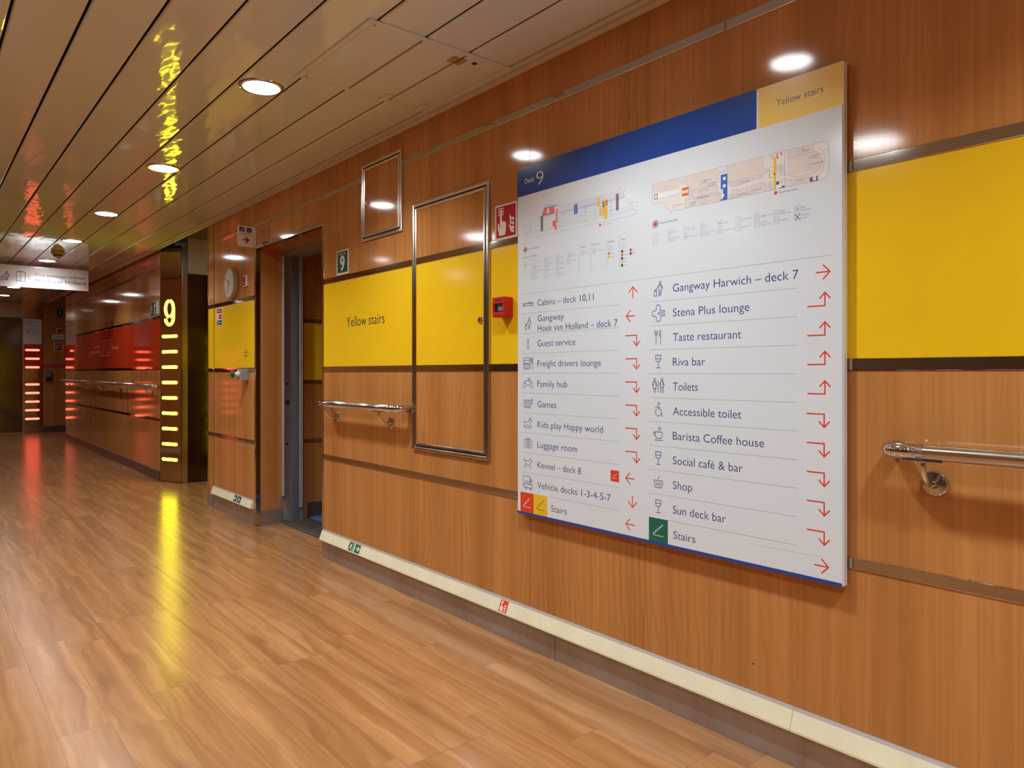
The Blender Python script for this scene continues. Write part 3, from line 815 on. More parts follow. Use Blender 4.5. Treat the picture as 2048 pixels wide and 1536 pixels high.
q = Flat((-5.64, -.0372, 1.787), (1, 0, 0), (0, 0, 1))
q.poly([(.006, .016), (.000, .018), (-.042, -.072), (-.038, -.074)]); q.build('minute_hand', 'black_plastic', ck)
q = Flat((-5.64, -.0378, 1.787), (1, 0, 0), (0, 0, 1)); q.stroke([(.006, .014), (-.026, -.070)], .0014); q.disc(0, 0, .004); q.build('second_hand', 'alarm_red', ck)
# small red plate by the clock
rp = thing('small_red_switch_plate', 'small red plate on a white box right of the clock', 'plate', (-5.37, 0, 1.738))
MB().box(-5.412, -5.333, -.014, 0, 1.738, 1.820, 0, .002).build('box', 'white_plastic', rp)
MB().box(-5.408, -5.345, -.0155, -.013, 1.744, 1.814, 0, .0005).build('face', 'sign_red', rp)
q = Flat((0, -.0160, 0), (1, 0, 0), (0, 0, 1)); q.rect(-5.382, 1.795, -5.372, 1.805); q.build('pictogram', 'pale_red_ink', rp); q = Flat((0, -.0160, 0), (1, 0, 0), (0, 0, 1)); q.stroke([(-5.395, 1.763), (-5.362, 1.763)], .006); q.stroke([(-5.395, 1.772), (-5.375, 1.772)], .004); q.build('lettering', 'pale_red_ink', rp)
# sign sticking out of the wall
px = DX0 - .004
ps = thing('projecting_sign', 'small white sign sticking out beside the doorway, red arrow under two blue squares', 'sign', (px, 0, 1.997))
mb = MB(); pts = round_rect(-.132, 1.997, -.001, 2.143, .010)
n = len(pts); mb.add([(px - .004, a, b_) for a, b_ in pts] + [(px, a, b_) for a, b_ in pts], [tuple(range(n)), tuple(range(n, 2 * n))] + [(i, (i + 1) % n, n + (i + 1) % n, n + i) for i in range(n)])
mb.build('plate', 'hanging_sign_white', ps)
q = endflat(px + .0005)
q.rect(-.119, 2.102, -.083, 2.134); q.build('blue_square', 'ink_navy', ps); q = endflat(px + .0005); q.rect(-.069, 2.100, -.033, 2.132); q.build('blue_square', 'ink_navy', ps)
q = endflat(px + .0009); q.stroke([(-.112, 2.116), (-.092, 2.119)], .003); q.poly([(-.096, 2.113), (-.088, 2.119), (-.096, 2.124)]); q.stroke([(-.112, 2.109), (-.100, 2.107)], .002); q.build('pictogram', 'ink_white', ps); q = endflat(px + .0009); q.stroke([(-.062, 2.108), (-.040, 2.117)], .003); q.build('pictogram', 'ink_white', ps)
q = endflat(px + .0005); q.text('1,3,4,5,7', -.102, 2.081, .0125, .068, off=.01); q.text('Deck', -.120, 2.089, .0045, .013, off=0); q.text('dek', -.120, 2.082, .0045, .013, off=0); q.build('lettering', 'ink_charcoal', ps)
q = endflat(px + .0005); q.stroke([(-.100, 2.045), (-.052, 2.045)], .009); q.stroke([(-.076, 2.066), (-.053, 2.045), (-.076, 2.021)], .010); q.build('arrow', 'sign_red', ps)
for zz in (2.128, 2.011): q = endflat(px + .0006); q.disc(-.014, zz, .003); q.build('screw', 'grey_steel_paint', ps)
# three-row sticker under the clock
o, fl = plate('safety_sticker', 'white sticker of red and green safety rows in the corner of the yellow band', -6.034, -5.893, 1.477, 1.622, 'sign_cream', t=.002)
fl.rect(.08, .70, .92, .95); fl.rect(.34, .38, .92, .62, 0); fl.build('red_row', 'sign_red', o)
q = Flat((-6.034, -.0024, 1.477), (.141, 0, 0), (0, 0, .145)); q.rect(.08, .05, .92, .31); q.build('green_row', 'sign_green', o)
q = Flat((-6.034, -.0028, 1.477), (.141, 0, 0), (0, 0, .145)); q.stroke([(.2, .82), (.8, .82)], .04); q.build('lettering', 'sign_cream', o); q = Flat((-6.034, -.0028, 1.477), (.141, 0, 0), (0, 0, .145)); q.stroke([(.42, .50), (.85, .50)], .04); q.build('lettering', 'sign_cream', o); q = Flat((-6.034, -.0028, 1.477), (.141, 0, 0), (0, 0, .145)); q.stroke([(.30, .07), (.30, .29)], .05); q.stroke([(.42, .18), (.85, .18)], .04); q.build('pictogram', 'sign_cream', o)
# door release button
db = thing('door_release_button', 'green mushroom push button on a grey box below the yellow band', 'push button', (-5.37, 0, 1.045))
MB().box(-5.392, -5.318, -.060, 0, 1.045, 1.130, 0, .002).build('box', 'grey_plastic', db)
MB().lathe((-5.355, -.060, 1.092), (0, -1, 0), [(.020, 0), (.021, .010), (.014, .012), (.014, .034), (.010, .034)], 28).build('collar', 'white_plastic', db)
MB().lathe((-5.355, -.094, 1.092), (0, -1, 0), [(.012, 0), (.024, .003), (.028, .009), (.027, .014), (.020, .020), (.010, .0235), (.0001, .0245)], 32).build('button', 'green_plastic', db)
# pictograms stuck on the low strips
su, sv = Vector((1, 0, 0)), (Vector((0, -.0125, .159)) - Vector((0, -.030, .112)))
def low_sticker(label, x0, x1, field, kind, dz=0.0):
    o = thing('strip_sticker', label, 'sticker', ((x0 + x1) / 2, -.022, .112 + dz))
    base = Vector((x0, -.030, .112 + dz)) + Vector((0, -.0006, .0002))
    q = Flat(base, su * (x1 - x0), sv); q.rect(0, .04, 1, .97); q.build('field', field, o)
    q = Flat(base + Vector((0, -.0005, .0002)), su * (x1 - x0), sv)
    if kind == 'exit':
        q.stroke([(.66, .5), (.92, .5)], .10); q.stroke([(.78, .74), (.94, .5), (.78, .26)], .10); q.rect(.40, .04, .43, .97); q.rect(.55, .04, .58, .97)
        q.poly([(.45, .1), (.49, .1), (.495, .45), (.52, .1), (.545, .1), (.52, .85), (.47, .85)]); q.disc(.495, .9, .02, 0, .05)
        q.stroke([(.1, .25), (.2, .5), (.3, .25)], .06); q.disc(.2, .60, .07, 0, .15); q.disc(.33, .82, .03, 0, .06); q.disc(.07, .82, .03, 0, .06); q.disc(.07, .15, .03, 0, .06); q.disc(.33, .15, .03, 0, .06)
    elif kind == 'exit_left':
        q.stroke([(.05, .5), (.3, .5)], .10); q.stroke([(.2, .74), (.05, .5), (.2, .26)], .10); q.rect(.36, .04, .39, .97); q.rect(.55, .04, .58, .97); q.disc(.47, .72, .04, 0, .09); q.poly([(.42, .15), (.47, .6), (.53, .15)]); q.disc(.77, .55, .1, 0, .2); q.stroke([(.65, .2), (.9, .2)], .06)
    else:
        q.stroke([(.16, .70), (.16, .88), (.36, .88), (.36, .70)], .05, 0, True); q.disc(.26, .79, .06); q.poly([(.22, .72), (.30, .72), (.31, .52), (.50, .44), (.52, .36), (.46, .08), (.22, .08), (.12, .22), (.12, .44), (.22, .52)])
        for k in range(3): q.poly([(.62, .12 + .2 * k), (.72, .08 + .2 * k), (.88, .14 + .2 * k), (.86, .24 + .2 * k), (.74, .2 + .2 * k), (.68, .3 + .2 * k)])
    q.build('pictogram', 'sign_cream', o)
low_sticker('green escape-route sticker with arrow on the cream strip right of the doorway', -3.700, -3.570, 'ink_green', 'exit')
low_sticker('small red fire-alarm sticker on the cream strip below the big sign', -2.352, -2.302, 'ink_red', 'fire')
low_sticker('green escape-route sticker on the short cream strip below the clock', -5.566, -5.425, 'sign_green', 'exit_left', .019)
# exit sign beyond the pillar
o, fl = plate('exit_sign', 'green running-man exit sign half hidden behind the yellow-lit pillar', -8.225, -7.89, 1.684, 1.842, 'sign_cream', y=RY, t=.006)
fl.rect(.02, .04, .98, .96); fl.build('green_field', 'sign_green', o)
q = Flat((-8.225, RY - .0070, 1.684), (.335, 0, 0), (0, 0, .158))
q.stroke([(.06, .5), (.26, .5)], .045); q.stroke([(.15, .78), (.06, .5), (.15, .22)], .05); q.poly([(.36, .1), (.42, .1), (.45, .4), (.50, .1), (.55, .12), (.50, .52), (.55, .66), (.60, .58), (.62, .62), (.56, .78), (.46, .78), (.38, .62), (.40, .56), (.45, .64), (.44, .46)]); q.disc(.52, .86, .032, 0, .07)
q.rect(.66, .1, .94, .9); q.build('pictogram', 'sign_cream', o)
# white print on the red band
rl = thing('wall_lettering', 'pale lettering and three pictograms on the far red wall band', 'lettering', (-10.7, RY, 1.32))
def rf(): return wallflat(RY - .0008)
m = rf(); m.text('Foot passenger', -10.90, 1.436, .045, .44, align='R'); m.build('lettering', 'pale_red_ink', rl)
m = rf(); m.text('Hoek van Holland', -10.90, 1.362, .052, .56, align='R'); m.build('lettering', 'pale_red_ink', rl)
m = rf(); m.text('Red stairs', -10.13, 1.393, .050, .37); m.build('lettering', 'pale_red_ink', rl)
m = rf(); m.stroke([(-11.60, 1.388), (-11.50, 1.388)], .012); m.stroke([(-11.54, 1.46), (-11.61, 1.388), (-11.54, 1.316)], .012); m.build('arrow', 'pale_red_ink', rl)
for k in range(3):
    m = rf(); a = -10.86 + .222 * k
    m.stroke([(a, 1.325), (a, 1.515), (a + .20, 1.515), (a + .20, 1.325)], .007, 0, True)
    if k == 0: m.stroke([(-10.83, 1.35), (-10.75, 1.35), (-10.70, 1.48)], .008)
    elif k == 1: m.disc(-10.54, 1.46, .014); m.stroke([(-10.54, 1.44), (-10.54, 1.38)], .014)
    else: m.stroke([(-10.37, 1.37), (-10.28, 1.48)], .008); m.stroke([(-10.37, 1.36), (-10.26, 1.36)], .006)
    m.build('pictogram', 'pale_red_ink', rl)

# ================================================================== LIGHT PILLARS
# yellow pillar with the number 9
A, B = Vector((-7.88, .030)), Vector((-7.60, .152))
def bar_pillar_nine():
    t = thing('yellow_light_pillar', 'bronze pillar with a glowing yellow 9 above yellow light bars', 'light pillar', (-7.75, .12, sheer(-7.7)))
    poly = [tuple(A), tuple(B), (-7.60, .160), (-7.88, .160)]
    MB().prism_z(poly, .018, 2.040).build('body', 'bronze_mirror', t)
    MB().prism_z(poly, 2.048, 2.360).build('cap', 'bronze_mirror', t)
    inn = [(A.x + .015, A.y + .02), (B.x - .02, B.y + .004), (-7.62, .158), (-7.865, .158)]
    MB().prism_z(inn, .004, 2.05).build('plinth', 'dark_gap', t)
    MB().box(-7.64, -7.597, .161, .215, .010, 2.345, 0, .003).build('corner_post', 'brushed_steel', t)
    d = (B - A).normalized(); nrm = Vector((d.y, -d.x, 0))
    k = .00707
    o = Vector((A.x, A.y, 0)) + nrm * .0012
    q = Flat(o, (d.x * k, d.y * k, 0), (0, 0, .00503))
    # numeral in photograph-like units: a = along face, b = height above deck / .00503
    b0 = 1.703 / .00503; ca = 19.4
    ow, oh, sw = 8.1, 16.0, 5.9
    cy_ = b0 + 7.6
    def el(a0, a1, n=22): return [(ca + ow * math.cos(math.radians(a0 + (a1 - a0) * i / n)), cy_ + oh * math.sin(math.radians(a0 + (a1 - a0) * i / n))) for i in range(n + 1)]
    q.stroke(el(96.5, 262), sw)
    q.stroke(el(83.5, -83), sw)
    tail = [(ca + ow, cy_ + 1)] + [(ca + ow, cy_ - 8)] + [(ca + ow * math.cos(math.radians(a)), cy_ - 17 - 16.0 * math.sin(math.radians(a)) * .92) for a in range(0, 171, 10)]
    tail[2] = (ca + ow, cy_ - 17)
    q.stroke(tail, sw)
    q.build('glowing_numeral', 'yellow_glow', t)
    for i in range(9):
        z = 1.466 - .1537 * i
        q = Flat(o, (d.x, d.y, 0), (0, 0, 1)); q.rrect(.028, z - .015, .254, z + .015, .0145)
        q.build('light_bar', 'yellow_glow', t)
    return t
pil = bar_pillar_nine()

t2 = thing('yellow_light_pillar', 'second yellow-barred pillar inside the lift alcove, seen only mirrored in the lift door', 'light pillar', (-6.27, .95, 0))
MB().box(-6.300, -6.246, .80, 1.10, .01, 2.36).build('body', 'bronze_mirror', t2)
for i in range(9):
    z = 1.466 - .1537 * i
    q = Flat((-6.3012, 0, 0), (0, -1, 0), (0, 0, 1)); q.rrect(-1.06, z - .015, -.84, z + .015, .0145); q.build('light_bar', 'yellow_glow', t2)

def red_pillar(yo, label, group=None, sign=True):
    s = sheer(XF)
    t = thing('red_light_pillar', label, 'light pillar', (XF - .05, -.227 + yo, s), group)
    MB().box(XF - .14, XF - .002, -.377 + yo, -.077 + yo, s + .005, 2.40).build('body', 'bronze_mirror', t)
    MB().box(XF - .002, XF + .002, -.365 + yo, -.086 + yo, 1.172, 1.612).build('red_panel', 'red_laminate', t)
    MB().box(XF - .14, XF + .004, -.380 + yo, -.368 + yo, s, 2.40, 0, .001).build('corner_post', 'brushed_steel', t)
    if sign:
        MB().box(XF - .002, XF + .006, -.357 + yo, -.092 + yo, 1.615, 2.060, 0, .001).build('poster', 'panel_white', t)
        q = endflat(XF + .0066)
        for b_, tx, ww in ((2.010, 'Foot passenger', .175), (1.975, 'walkway', .10), (1.937, 'Hoek van Holland', .220)): q.text(tx, -.338 + yo, b_, .020, ww)
        for a in (-.338, -.245): q.stroke([(a + yo, 1.80), (a + yo, 1.885), (a + .078 + yo, 1.885), (a + .078 + yo, 1.80)], .003, 0, True)
        person(q, -.300 + yo, 1.842, .0013, .004); q.stroke([(-.225 + yo, 1.82), (-.225 + yo, 1.865), (-.195 + yo, 1.865), (-.195 + yo, 1.82)], .003, 0, True); q.stroke([(-.21 + yo, 1.82), (-.21 + yo, 1.865)], .003)
        q.build('lettering', 'ink_navy', t)
    for z in (1.508, 1.355, 1.202, .896, .744, .590, .438, .284):
        q = endflat(XF + .0035); q.rrect(-.340 + yo, z - .018, -.123 + yo, z + .018, .017); q.build('light_bar', 'red_glow', t)
    return t
red_pillar(0, 'far pillar with glowing red bars below a white notice, beside the end wall')
red_pillar(-1.28, 'red-barred pillar left of the far lift door, seen only mirrored in the gloss', 'red pillars out of view to the left')
red_pillar(-3.0, 'red-barred pillar left of the far lift door, seen only mirrored in the gloss', 'red pillars out of view to the left')

# ================================================================== END WALL THINGS
q = endflat(XF + .0030); q.text('Red stairs / Rode trap', -.045, 1.212, .028, .285)
o = thing('stairs_label', 'narrow dark red strip reading Red stairs on the far end wall', 'label', (XF, .1, 1.197))
MB().box(XF, XF + .0024, -.066, .262, 1.197, 1.252).build('plate', 'sign_red', o); q.build('lettering', 'pale_red_ink', o)
o = thing('wall_dispenser', 'small grey and black dispenser on the far end wall', 'dispenser', (XF, .01, .965))
MB().box(XF, XF + .07, -.034, .052, 1.025, 1.145, 0, .006).build('cover', 'slate_plastic', o); MB().box(XF, XF + .066, -.034, .052, .965, 1.025, 0, .004).build('tray', 'black_plastic', o)
o = thing('notice_plate', 'small white notice plate with blue edge on the far end wall', 'sign', (XF, .15, 1.70))
MB().box(XF, XF + .006, .056, .258, 1.708, 1.802).build('plate', 'panel_white', o); MB().box(XF, XF + .007, .046, .056, 1.708, 1.802).build('edge_band', 'ink_navy', o)
q = endflat(XF + .0066)
for b_, wv in ((1.772, .165), (1.735, .165)): q.stroke([(.075, b_), (.075 + wv, b_)], .012)
q.build('lettering', 'ink_line', o)
o = thing('safety_sticker', 'white sticker of red and green safety rows on the far end wall', 'sticker', (XF, .17, 1.51))
MB().box(XF, XF + .003, .097, .248, 1.508, 1.655).build('plate', 'sign_cream', o)
q = endflat(XF + .0036); q.rect(.108, 1.608, .236, 1.642); q.rect(.148, 1.562, .236, 1.596); q.build('red_row', 'sign_red', o)
q = endflat(XF + .0036); q.rect(.108, 1.518, .236, 1.550); q.rect(.108, 1.562, .140, 1.596); q.build('green_row', 'sign_green', o)
o = thing('fire_notice', 'tiny red square notice above the white plate on the far end wall', 'sign', (XF, .17, 1.828))
MB().box(XF, XF + .004, .135, .210, 1.828, 1.908).build('plate', 'sign_cream', o)
q = endflat(XF + .0046); q.rect(.146, 1.832, .210, 1.900); q.build('red_field', 'sign_red', o)
o = thing('exit_sign', 'dark green exit sign high on the far end wall in shadow', 'sign', (XF, .17, 2.10))
MB().box(XF, XF + .03, .13, .23, 2.10, 2.28, 0, .002).build('housing', 'grey_plastic', o)
q = endflat(XF + .0306); q.rect(.138, 2.11, .222, 2.27); q.build('green_field', 'sign_green', o)
q = endflat(XF + .0312); q.disc(.18, 2.245, .010); q.poly([(.17, 2.13), (.175, 2.22), (.185, 2.22), (.192, 2.13), (.181, 2.18)]); q.build('pictogram', 'sign_cream', o)
o = thing('fire_call_point', 'small dark red alarm box at the far end of the red wall band', 'fire alarm', (-13.60, RY, 1.40))
MB().box(-13.64, -13.56, RY - .05, RY, 1.40, 1.48, 0, .004).build('housing', 'alarm_red', o); MB().box(-13.625, -13.575, RY - .053, RY - .049, 1.418, 1.455).build('glass_pane', 'black_plastic', o)

# ================================================================== THE BIG DIRECTORY SIGN
SX0, SX1, SZ0, SZ1, SY = -2.229, -0.905, 0.538, 1.919, -.030
sg = thing('deck_directory_sign', 'large white deck directory board with blue header hanging on the wood wall', 'sign', (SX0, 0, SZ0))
mb = MB()
mb.box(SX0, SX1, SY, -.006, SZ0, SZ1, 0, .004); mb.build('board', 'panel_white', sg)
mb = MB(); mb.box(SX0 + .08, SX1 - .08, -.0065, 0.0, SZ0 + .08, SZ1 - .08); mb.build('mounting_frame', 'grey_plastic', sg)
F0 = SY - .00006
def sf(k=0): return Flat((0, F0 - .00004 * k, 0), (1, 0, 0), (0, 0, 1))
q = sf(); q.rect(SX0, 1.804, -1.158, SZ1 - .001); q.build('header_band', 'print_blue', sg)
q = sf(); q.rect(-1.151, 1.803, SX1 + .0005, SZ1 - .002); q.build('corner_tile', 'print_yellow', sg)
q = sf(); q.rect(SX0 + .001, SZ0 + .0005, SX1 - .004, SZ0 + .0105); q.build('base_band', 'print_blue', sg)
q = sf(1); q.text('Deck', -2.182, 1.851, .0185, .055); q.text('9', -2.113, 1.830, .0525, .040, off=-.020); q.build('lettering', 'ink_white', sg)
q = sf(1); q.text('Yellow stairs', -1.096, 1.851, .0195, .137, off=0.0); q.build('lettering', 'ink_charcoal', sg)
ZL = [1.414 - .0787 * k for k in range(11)]
def line(x0, x1, z): q = sf(); q.rect(x0, z - .0006, x1, z + .0006); q.build('divider_line', 'ink_line', sg)
line(-2.203, -0.934, 1.4125)
for k in range(1, 11): line(-2.203 if k < 10 else -2.051, -1.684, ZL[k])
for k in range(1, 11): line(-1.553 if k < 10 else -1.476, -1.032, ZL[k] - .0015)
# --- lettering
def word(s, x, z, width=None, xs=.86, cap=.0240):
    q = sf(); q.text(s, x, z, cap, width, xs); q.build('lettering', 'ink_navy', sg)
L = [('Cabins – deck 10,11', .301), None, ('Guest service', .209), ('Freight drivers lounge', .336), ('Family hub', .166), ('Games', .107), ('Kids play Happy world', .346), ('Luggage room', .218), ('Kennel – deck 8', .238), ('Vehicle decks 1-3-4-5-7', .383)]
for k, e_ in enumerate(L):
    if e_: word(e_[0], -2.107, ZL[k + 1] + .0255, e_[1])
word('Gangway', -2.106, 1.3005, .148); word('Hoek van Holland – deck 7', -2.106, 1.2615, .414)
word('Stairs', -2.029, .573, .085)
Rr = [('Gangway Harwich – deck 7', .426), ('Stena Plus lounge', .275), ('Taste restaurant', .248), ('Riva bar', .122), ('Toilets', .095), ('Accessible toilet', .248), ('Barista Coffee house', .322), ('Social café & bar', .253), ('Shop', .074), ('Sun deck bar', .196)]
for k, e_ in enumerate(Rr): word(e_[0], -1.456, ZL[k + 1] + .0240, e_[1], cap=.0250)
word('Stairs', -1.454, .571, .084, cap=.0240)
# --- arrows
AW = .0039
def arrow(kind, x, z):
    q = sf()
    if kind in 'UDLR':
        dx_, dz_ = {'U': (0, 1), 'D': (0, -1), 'L': (-1, 0), 'R': (1, 0)}[kind]
        ax, az = x + dx_ * .0195, z + dz_ * .0195
        q.stroke([(x - dx_ * .0195, z - dz_ * .0195), (ax - dx_ * .001, az - dz_ * .001)], AW)
        px_, pz_ = dz_, -dx_
        q.stroke([(ax - dx_ * .019 + px_ * .0195, az - dz_ * .019 + pz_ * .0195), (ax, az), (ax - dx_ * .019 - px_ * .0195, az - dz_ * .019 - pz_ * .0195)], AW)
    else:                                    # turn right, then up / down
        sg_ = 1 if kind == 'RU' else -1
        q.stroke([(x - .049, z), (x, z), (x, z + sg_ * .0335)], AW)
        q.stroke([(x - .0150, z + sg_ * .019), (x, z + sg_ * .035), (x + .0150, z + sg_ * .019)], AW)
    q.build('arrow', 'ink_red', sg)
arrow('U', -1.623, 1.3715); arrow('L', -1.633, 1.293)
for k in range(2, 8): arrow('RD', -1.607, ZL[k + 1] + .049)
arrow('L', -1.635, .742); arrow('D', -1.625, .665); arrow('L', -1.635, .586)
arrow('R', -.961, 1.370)
for k in range(1, 5): arrow('RU', -.955, ZL[k + 1] + .0235)
for k in range(5, 10): arrow('RD', -.957, ZL[k + 1] + .0480)
arrow('R', -.965, .583)
q = sf(); q.stroke([(-1.181, .6035), (-1.12, .6045), (-1.05, .6055), (-.967, .6065)], .0008); q.build('scuff_mark', 'ink_pale', sg)
# --- stair tiles
def stair(q, x, z, s, mi=0):
    p = [(-.5, -.42)]
    for i in range(5): p += [(-.5 + .2 * i, -.42 + .17 * i + (.17 if True else 0)), (-.5 + .2 * (i + 1), -.42 + .17 * (i + 1))]
    q.stroke([(x + a * s, z + b_ * s) for a, b_ in p], s * .045, mi); q.stroke([(x - .5 * s, z - .42 * s), (x + .5 * s, z - .42 * s)], s * .045, mi)
for x0_, x1_, z0_, z1_, fm, im, ss in ((-2.209, -2.130, .5485, .6265, 'ink_red', 'ink_white', .042), (-2.130, -2.051, .5485, .6265, 'print_gold', 'ink_charcoal', .042), (-1.554, -1.476, .5485, .6255, 'ink_green', 'ink_white', .042), (-1.724, -1.685, .7235, .7625, 'ink_red', 'ink_white', .021)):
    q = sf(); q.rect(x0_, z0_, x1_, z1_); tl = q.build('colour_tile', fm, sg)
    q = sf(1); stair(q, (x0_ + x1_) / 2, (z0_ + z1_) / 2, ss); q.build('pictogram', im, tl)
# --- row pictograms, drawn in millimetres
IW = .0022
def ic(x, z, fn):
    q = sf()
    def ln(pts, cl=False, wd=IW): q.stroke([(x + a / 1000, z + b_ / 1000) for a, b_ in pts], wd, 0, cl)
    def rg(a, b_, r): q.ring(x + a / 1000, z + b_ / 1000, r / 1000, IW, 0, 18)
    fn(ln, rg); q.build('pictogram', 'ink_navy', sg)
def i_bed(ln, rg): ln([(-29, 9), (-29, -10)]); ln([(-29, -4), (29, -4), (29, -9)]); ln([(29, -4), (29, 4), (-18, 5), (-18, -4)]); ln(arc(-23, 0, 5, 4, 180, 0)); ln([(-10, 5), (20, 8), (29, 4)])
def i_man(ln, rg):
    hx, hy, hr = PERSON['head']; rg(hx, hy, hr)
    for l in PERSON['lines']: ln(l)
    ln(PERSON['case'], True); ln([(-14, -6), (-14, -1), (-9, -1), (-9, -6)])
def i_info(ln, rg): rg(0, 13, 4.2); ln([(-4.5, 5), (4.5, 5), (4.5, -18), (-4.5, -18)], True)
def i_truck(ln, rg):
    ln([(-26, 22), (8, 22), (8, -18), (-26, -18)], True)
    for z in (12, 0, -3, -10): ln([(-26, z), (8, z)])
    ln([(-29, 10), (-29, 4)]); ln([(-22, -18), (-22, -23), (-14, -23), (-14, -18)]); ln([(-4, -18), (-4, -23), (4, -23), (4, -18)])
    ln([(17, -24), (17, 4)]); ln([(13, 22), (13, 8), (17, 4), (21, 8), (21, 22)]); ln([(17, 22), (17, 6)]); ln([(29, -24), (29, 22), (25, 18), (25, 0), (29, 0)])
def i_pad(ln, rg):
    ln([(-16, 10), (-24, 6), (-28, -8), (-26, -16), (-20, -17), (-12, -8), (12, -8), (20, -17), (26, -16), (28, -8), (24, 6), (16, 10)], True)
    ln([(-16, 4), (-16, -4)]); ln([(-20, 0), (-12, 0)]); ln([(8, 3), (20, 3)]); ln([(8, -3), (18, -3)]); ln([(0, 10), (2, 14), (10, 15), (10, 20), (-4, 21)])
def i_slot(ln, rg):
    ln(round_rect(-26, -12, 18, 12, 3, 2), True); ln([(-11, 12), (-11, -12)]); ln([(3, 12), (3, -12)])
    for a in (-22, -8, 6): ln([(a, 5), (a + 7, 5), (a + 3, -6)])
    ln([(18, -4), (25, -2), (25, 10)]); rg(25, 14, 3.6); ln([(-22, -17), (16, -17)])
def i_horse(ln, rg):
    ln([(-22, 4), (-2, 4), (6, 14), (14, 20), (18, 20), (18, 16), (22, 8), (16, 8), (12, 4), (14, -14)]); ln([(-22, 4), (-20, -14)]); ln([(-26, 10), (-22, 4)])
    ln(arc(-2, -2, 30, 16, 215, 325)); ln(arc(-3, -14, 8, 8, 0, 180)); ln([(14, 20), (8, 10)])
def i_case(ln, rg):
    ln(round_rect(-22, -18, 22, 14, 4, 2), True); ln([(-6, 14), (-6, 19), (8, 19), (8, 14)])
    for z in (8, 2, -4, -10): ln([(-14, z), (14, z)])
def i_dog(ln, rg):
    ln([(-26, 18), (-18, 8), (4, 8), (14, 18), (16, 14), (26, 10), (22, 4), (16, 4), (12, -2), (14, -20)]); ln([(-18, 8), (-16, -2), (-20, -20)]); ln([(-10, -18), (-8, -4), (6, -6), (6, -18)])
def i_veh(ln, rg):
    ln([(-28, 26), (10, 26), (10, -4)]); ln([(-28, 26), (-28, -14), (-22, -14)]); ln([(10, 20), (20, 18), (24, 6), (24, -12)]); ln([(14, 14), (19, 13), (21, 5), (14, 5)], True)
    ln([(-20, -4), (-14, 6), (8, 5), (14, -5), (24, -8), (24, -20), (-22, -18), (-24, -8), (-20, -4), (14, -5)]); ln([(-4, 5), (-4, -5)]); rg(-12, -21, 4.5); rg(14, -23, 4.5)
def i_plus(ln, rg):
    pts = [(8, 8), (8, 22), (4, 27), (-4, 27), (-8, 22), (-8, 12), (-12, 8), (-20, 8), (-26, 3), (-26, -5), (-20, -9), (-12, -9), (-8, -13), (-8, -22), (-4, -27), (5, -27), (9, -22), (9, -14), (13, -10), (26, -9), (27, -5), (24, -4), (2, -4), (-2, -1), (2, 3), (26, 2), (27, 6), (24, 8)]
    ln(pts, True)
def i_fork(ln, rg): ln([(-9, -24), (-9, 8)]); ln([(-14, 23), (-14, 11), (-9, 7), (-4, 11), (-4, 23)]); ln([(-9, 23), (-9, 9)]); ln([(10, -24), (10, 23), (5, 18), (4, 4), (10, 4)])
def i_glass(ln, rg): ln([(-11, 20), (11, 20), (11, 6), (8, 1), (3, -1), (-3, -1), (-8, 1), (-11, 6)], True); ln([(-11, 9), (11, 9)]); ln([(0, -1), (0, -20)]); ln([(-8, -21), (8, -21)])
def i_wc(ln, rg):
    rg(-15, 20, 4); ln([(-19, 13), (-11, 13), (-8, -10), (-22, -10)], True); ln([(-19, 13), (-25, -2)]); ln([(-11, 13), (-5, -2)]); ln([(-18, -10), (-17, -24)]); ln([(-12, -10), (-12, -24)])
    ln([(0, 16), (0, -22)]); rg(15, 20, 4); ln([(10, 13), (20, 13)]); ln([(10, 13), (5, -2)]); ln([(20, 13), (25, -2)]); ln([(10, 10), (10, -24)]); ln([(20, 10), (20, -24)]); ln([(10, -6), (20, -6)]); ln([(15, -6), (15, -24)], False, .0014)
def i_chair(ln, rg):
    rg(2, 20, 3.8); ln([(-1, 14), (0, 2), (11, 1), (16, -20), (19, -21)]); ln([(-1, 12), (-13, 5)]); ln([(1, 8), (9, 7)]); ln(arc(0, -9, 12, 12, 120, 350, 16))
def i_cup(ln, rg):
    ln([(-13, 6), (16, 6), (15, -8), (11, -15), (-7, -15), (-11, -10)], True); ln([(-12, 4), (-19, 4), (-18, -4), (-12, -6)]); ln([(-15, -21), (19, -21)]); ln([(2, 11), (4, 15), (1, 18), (3, 23)]); ln([(8, 11), (10, 15), (7, 18), (9, 23)])
def i_basket(ln, rg):
    ln([(-18, 5), (18, 5), (14, -18), (-13, -18)], True); ln([(-19, 5), (19, 5)])
    for a in (-9, -3, 3, 9): ln([(a, 0), (a * .9, -13)])
    ln([(-1, 8), (4, 20)])
for k, fn in enumerate((i_bed, i_man, i_info, i_truck, i_pad, i_slot, i_horse, i_case, i_dog, i_veh)): ic(-2.163, ZL[k + 1] + (.0385 if k not in (0,) else .035), fn)
for k, fn in enumerate((i_man, i_plus, i_fork, i_glass, i_wc, i_chair, i_cup, i_glass, i_basket, i_glass)): ic(-1.515, ZL[k + 1] + .0385, fn)

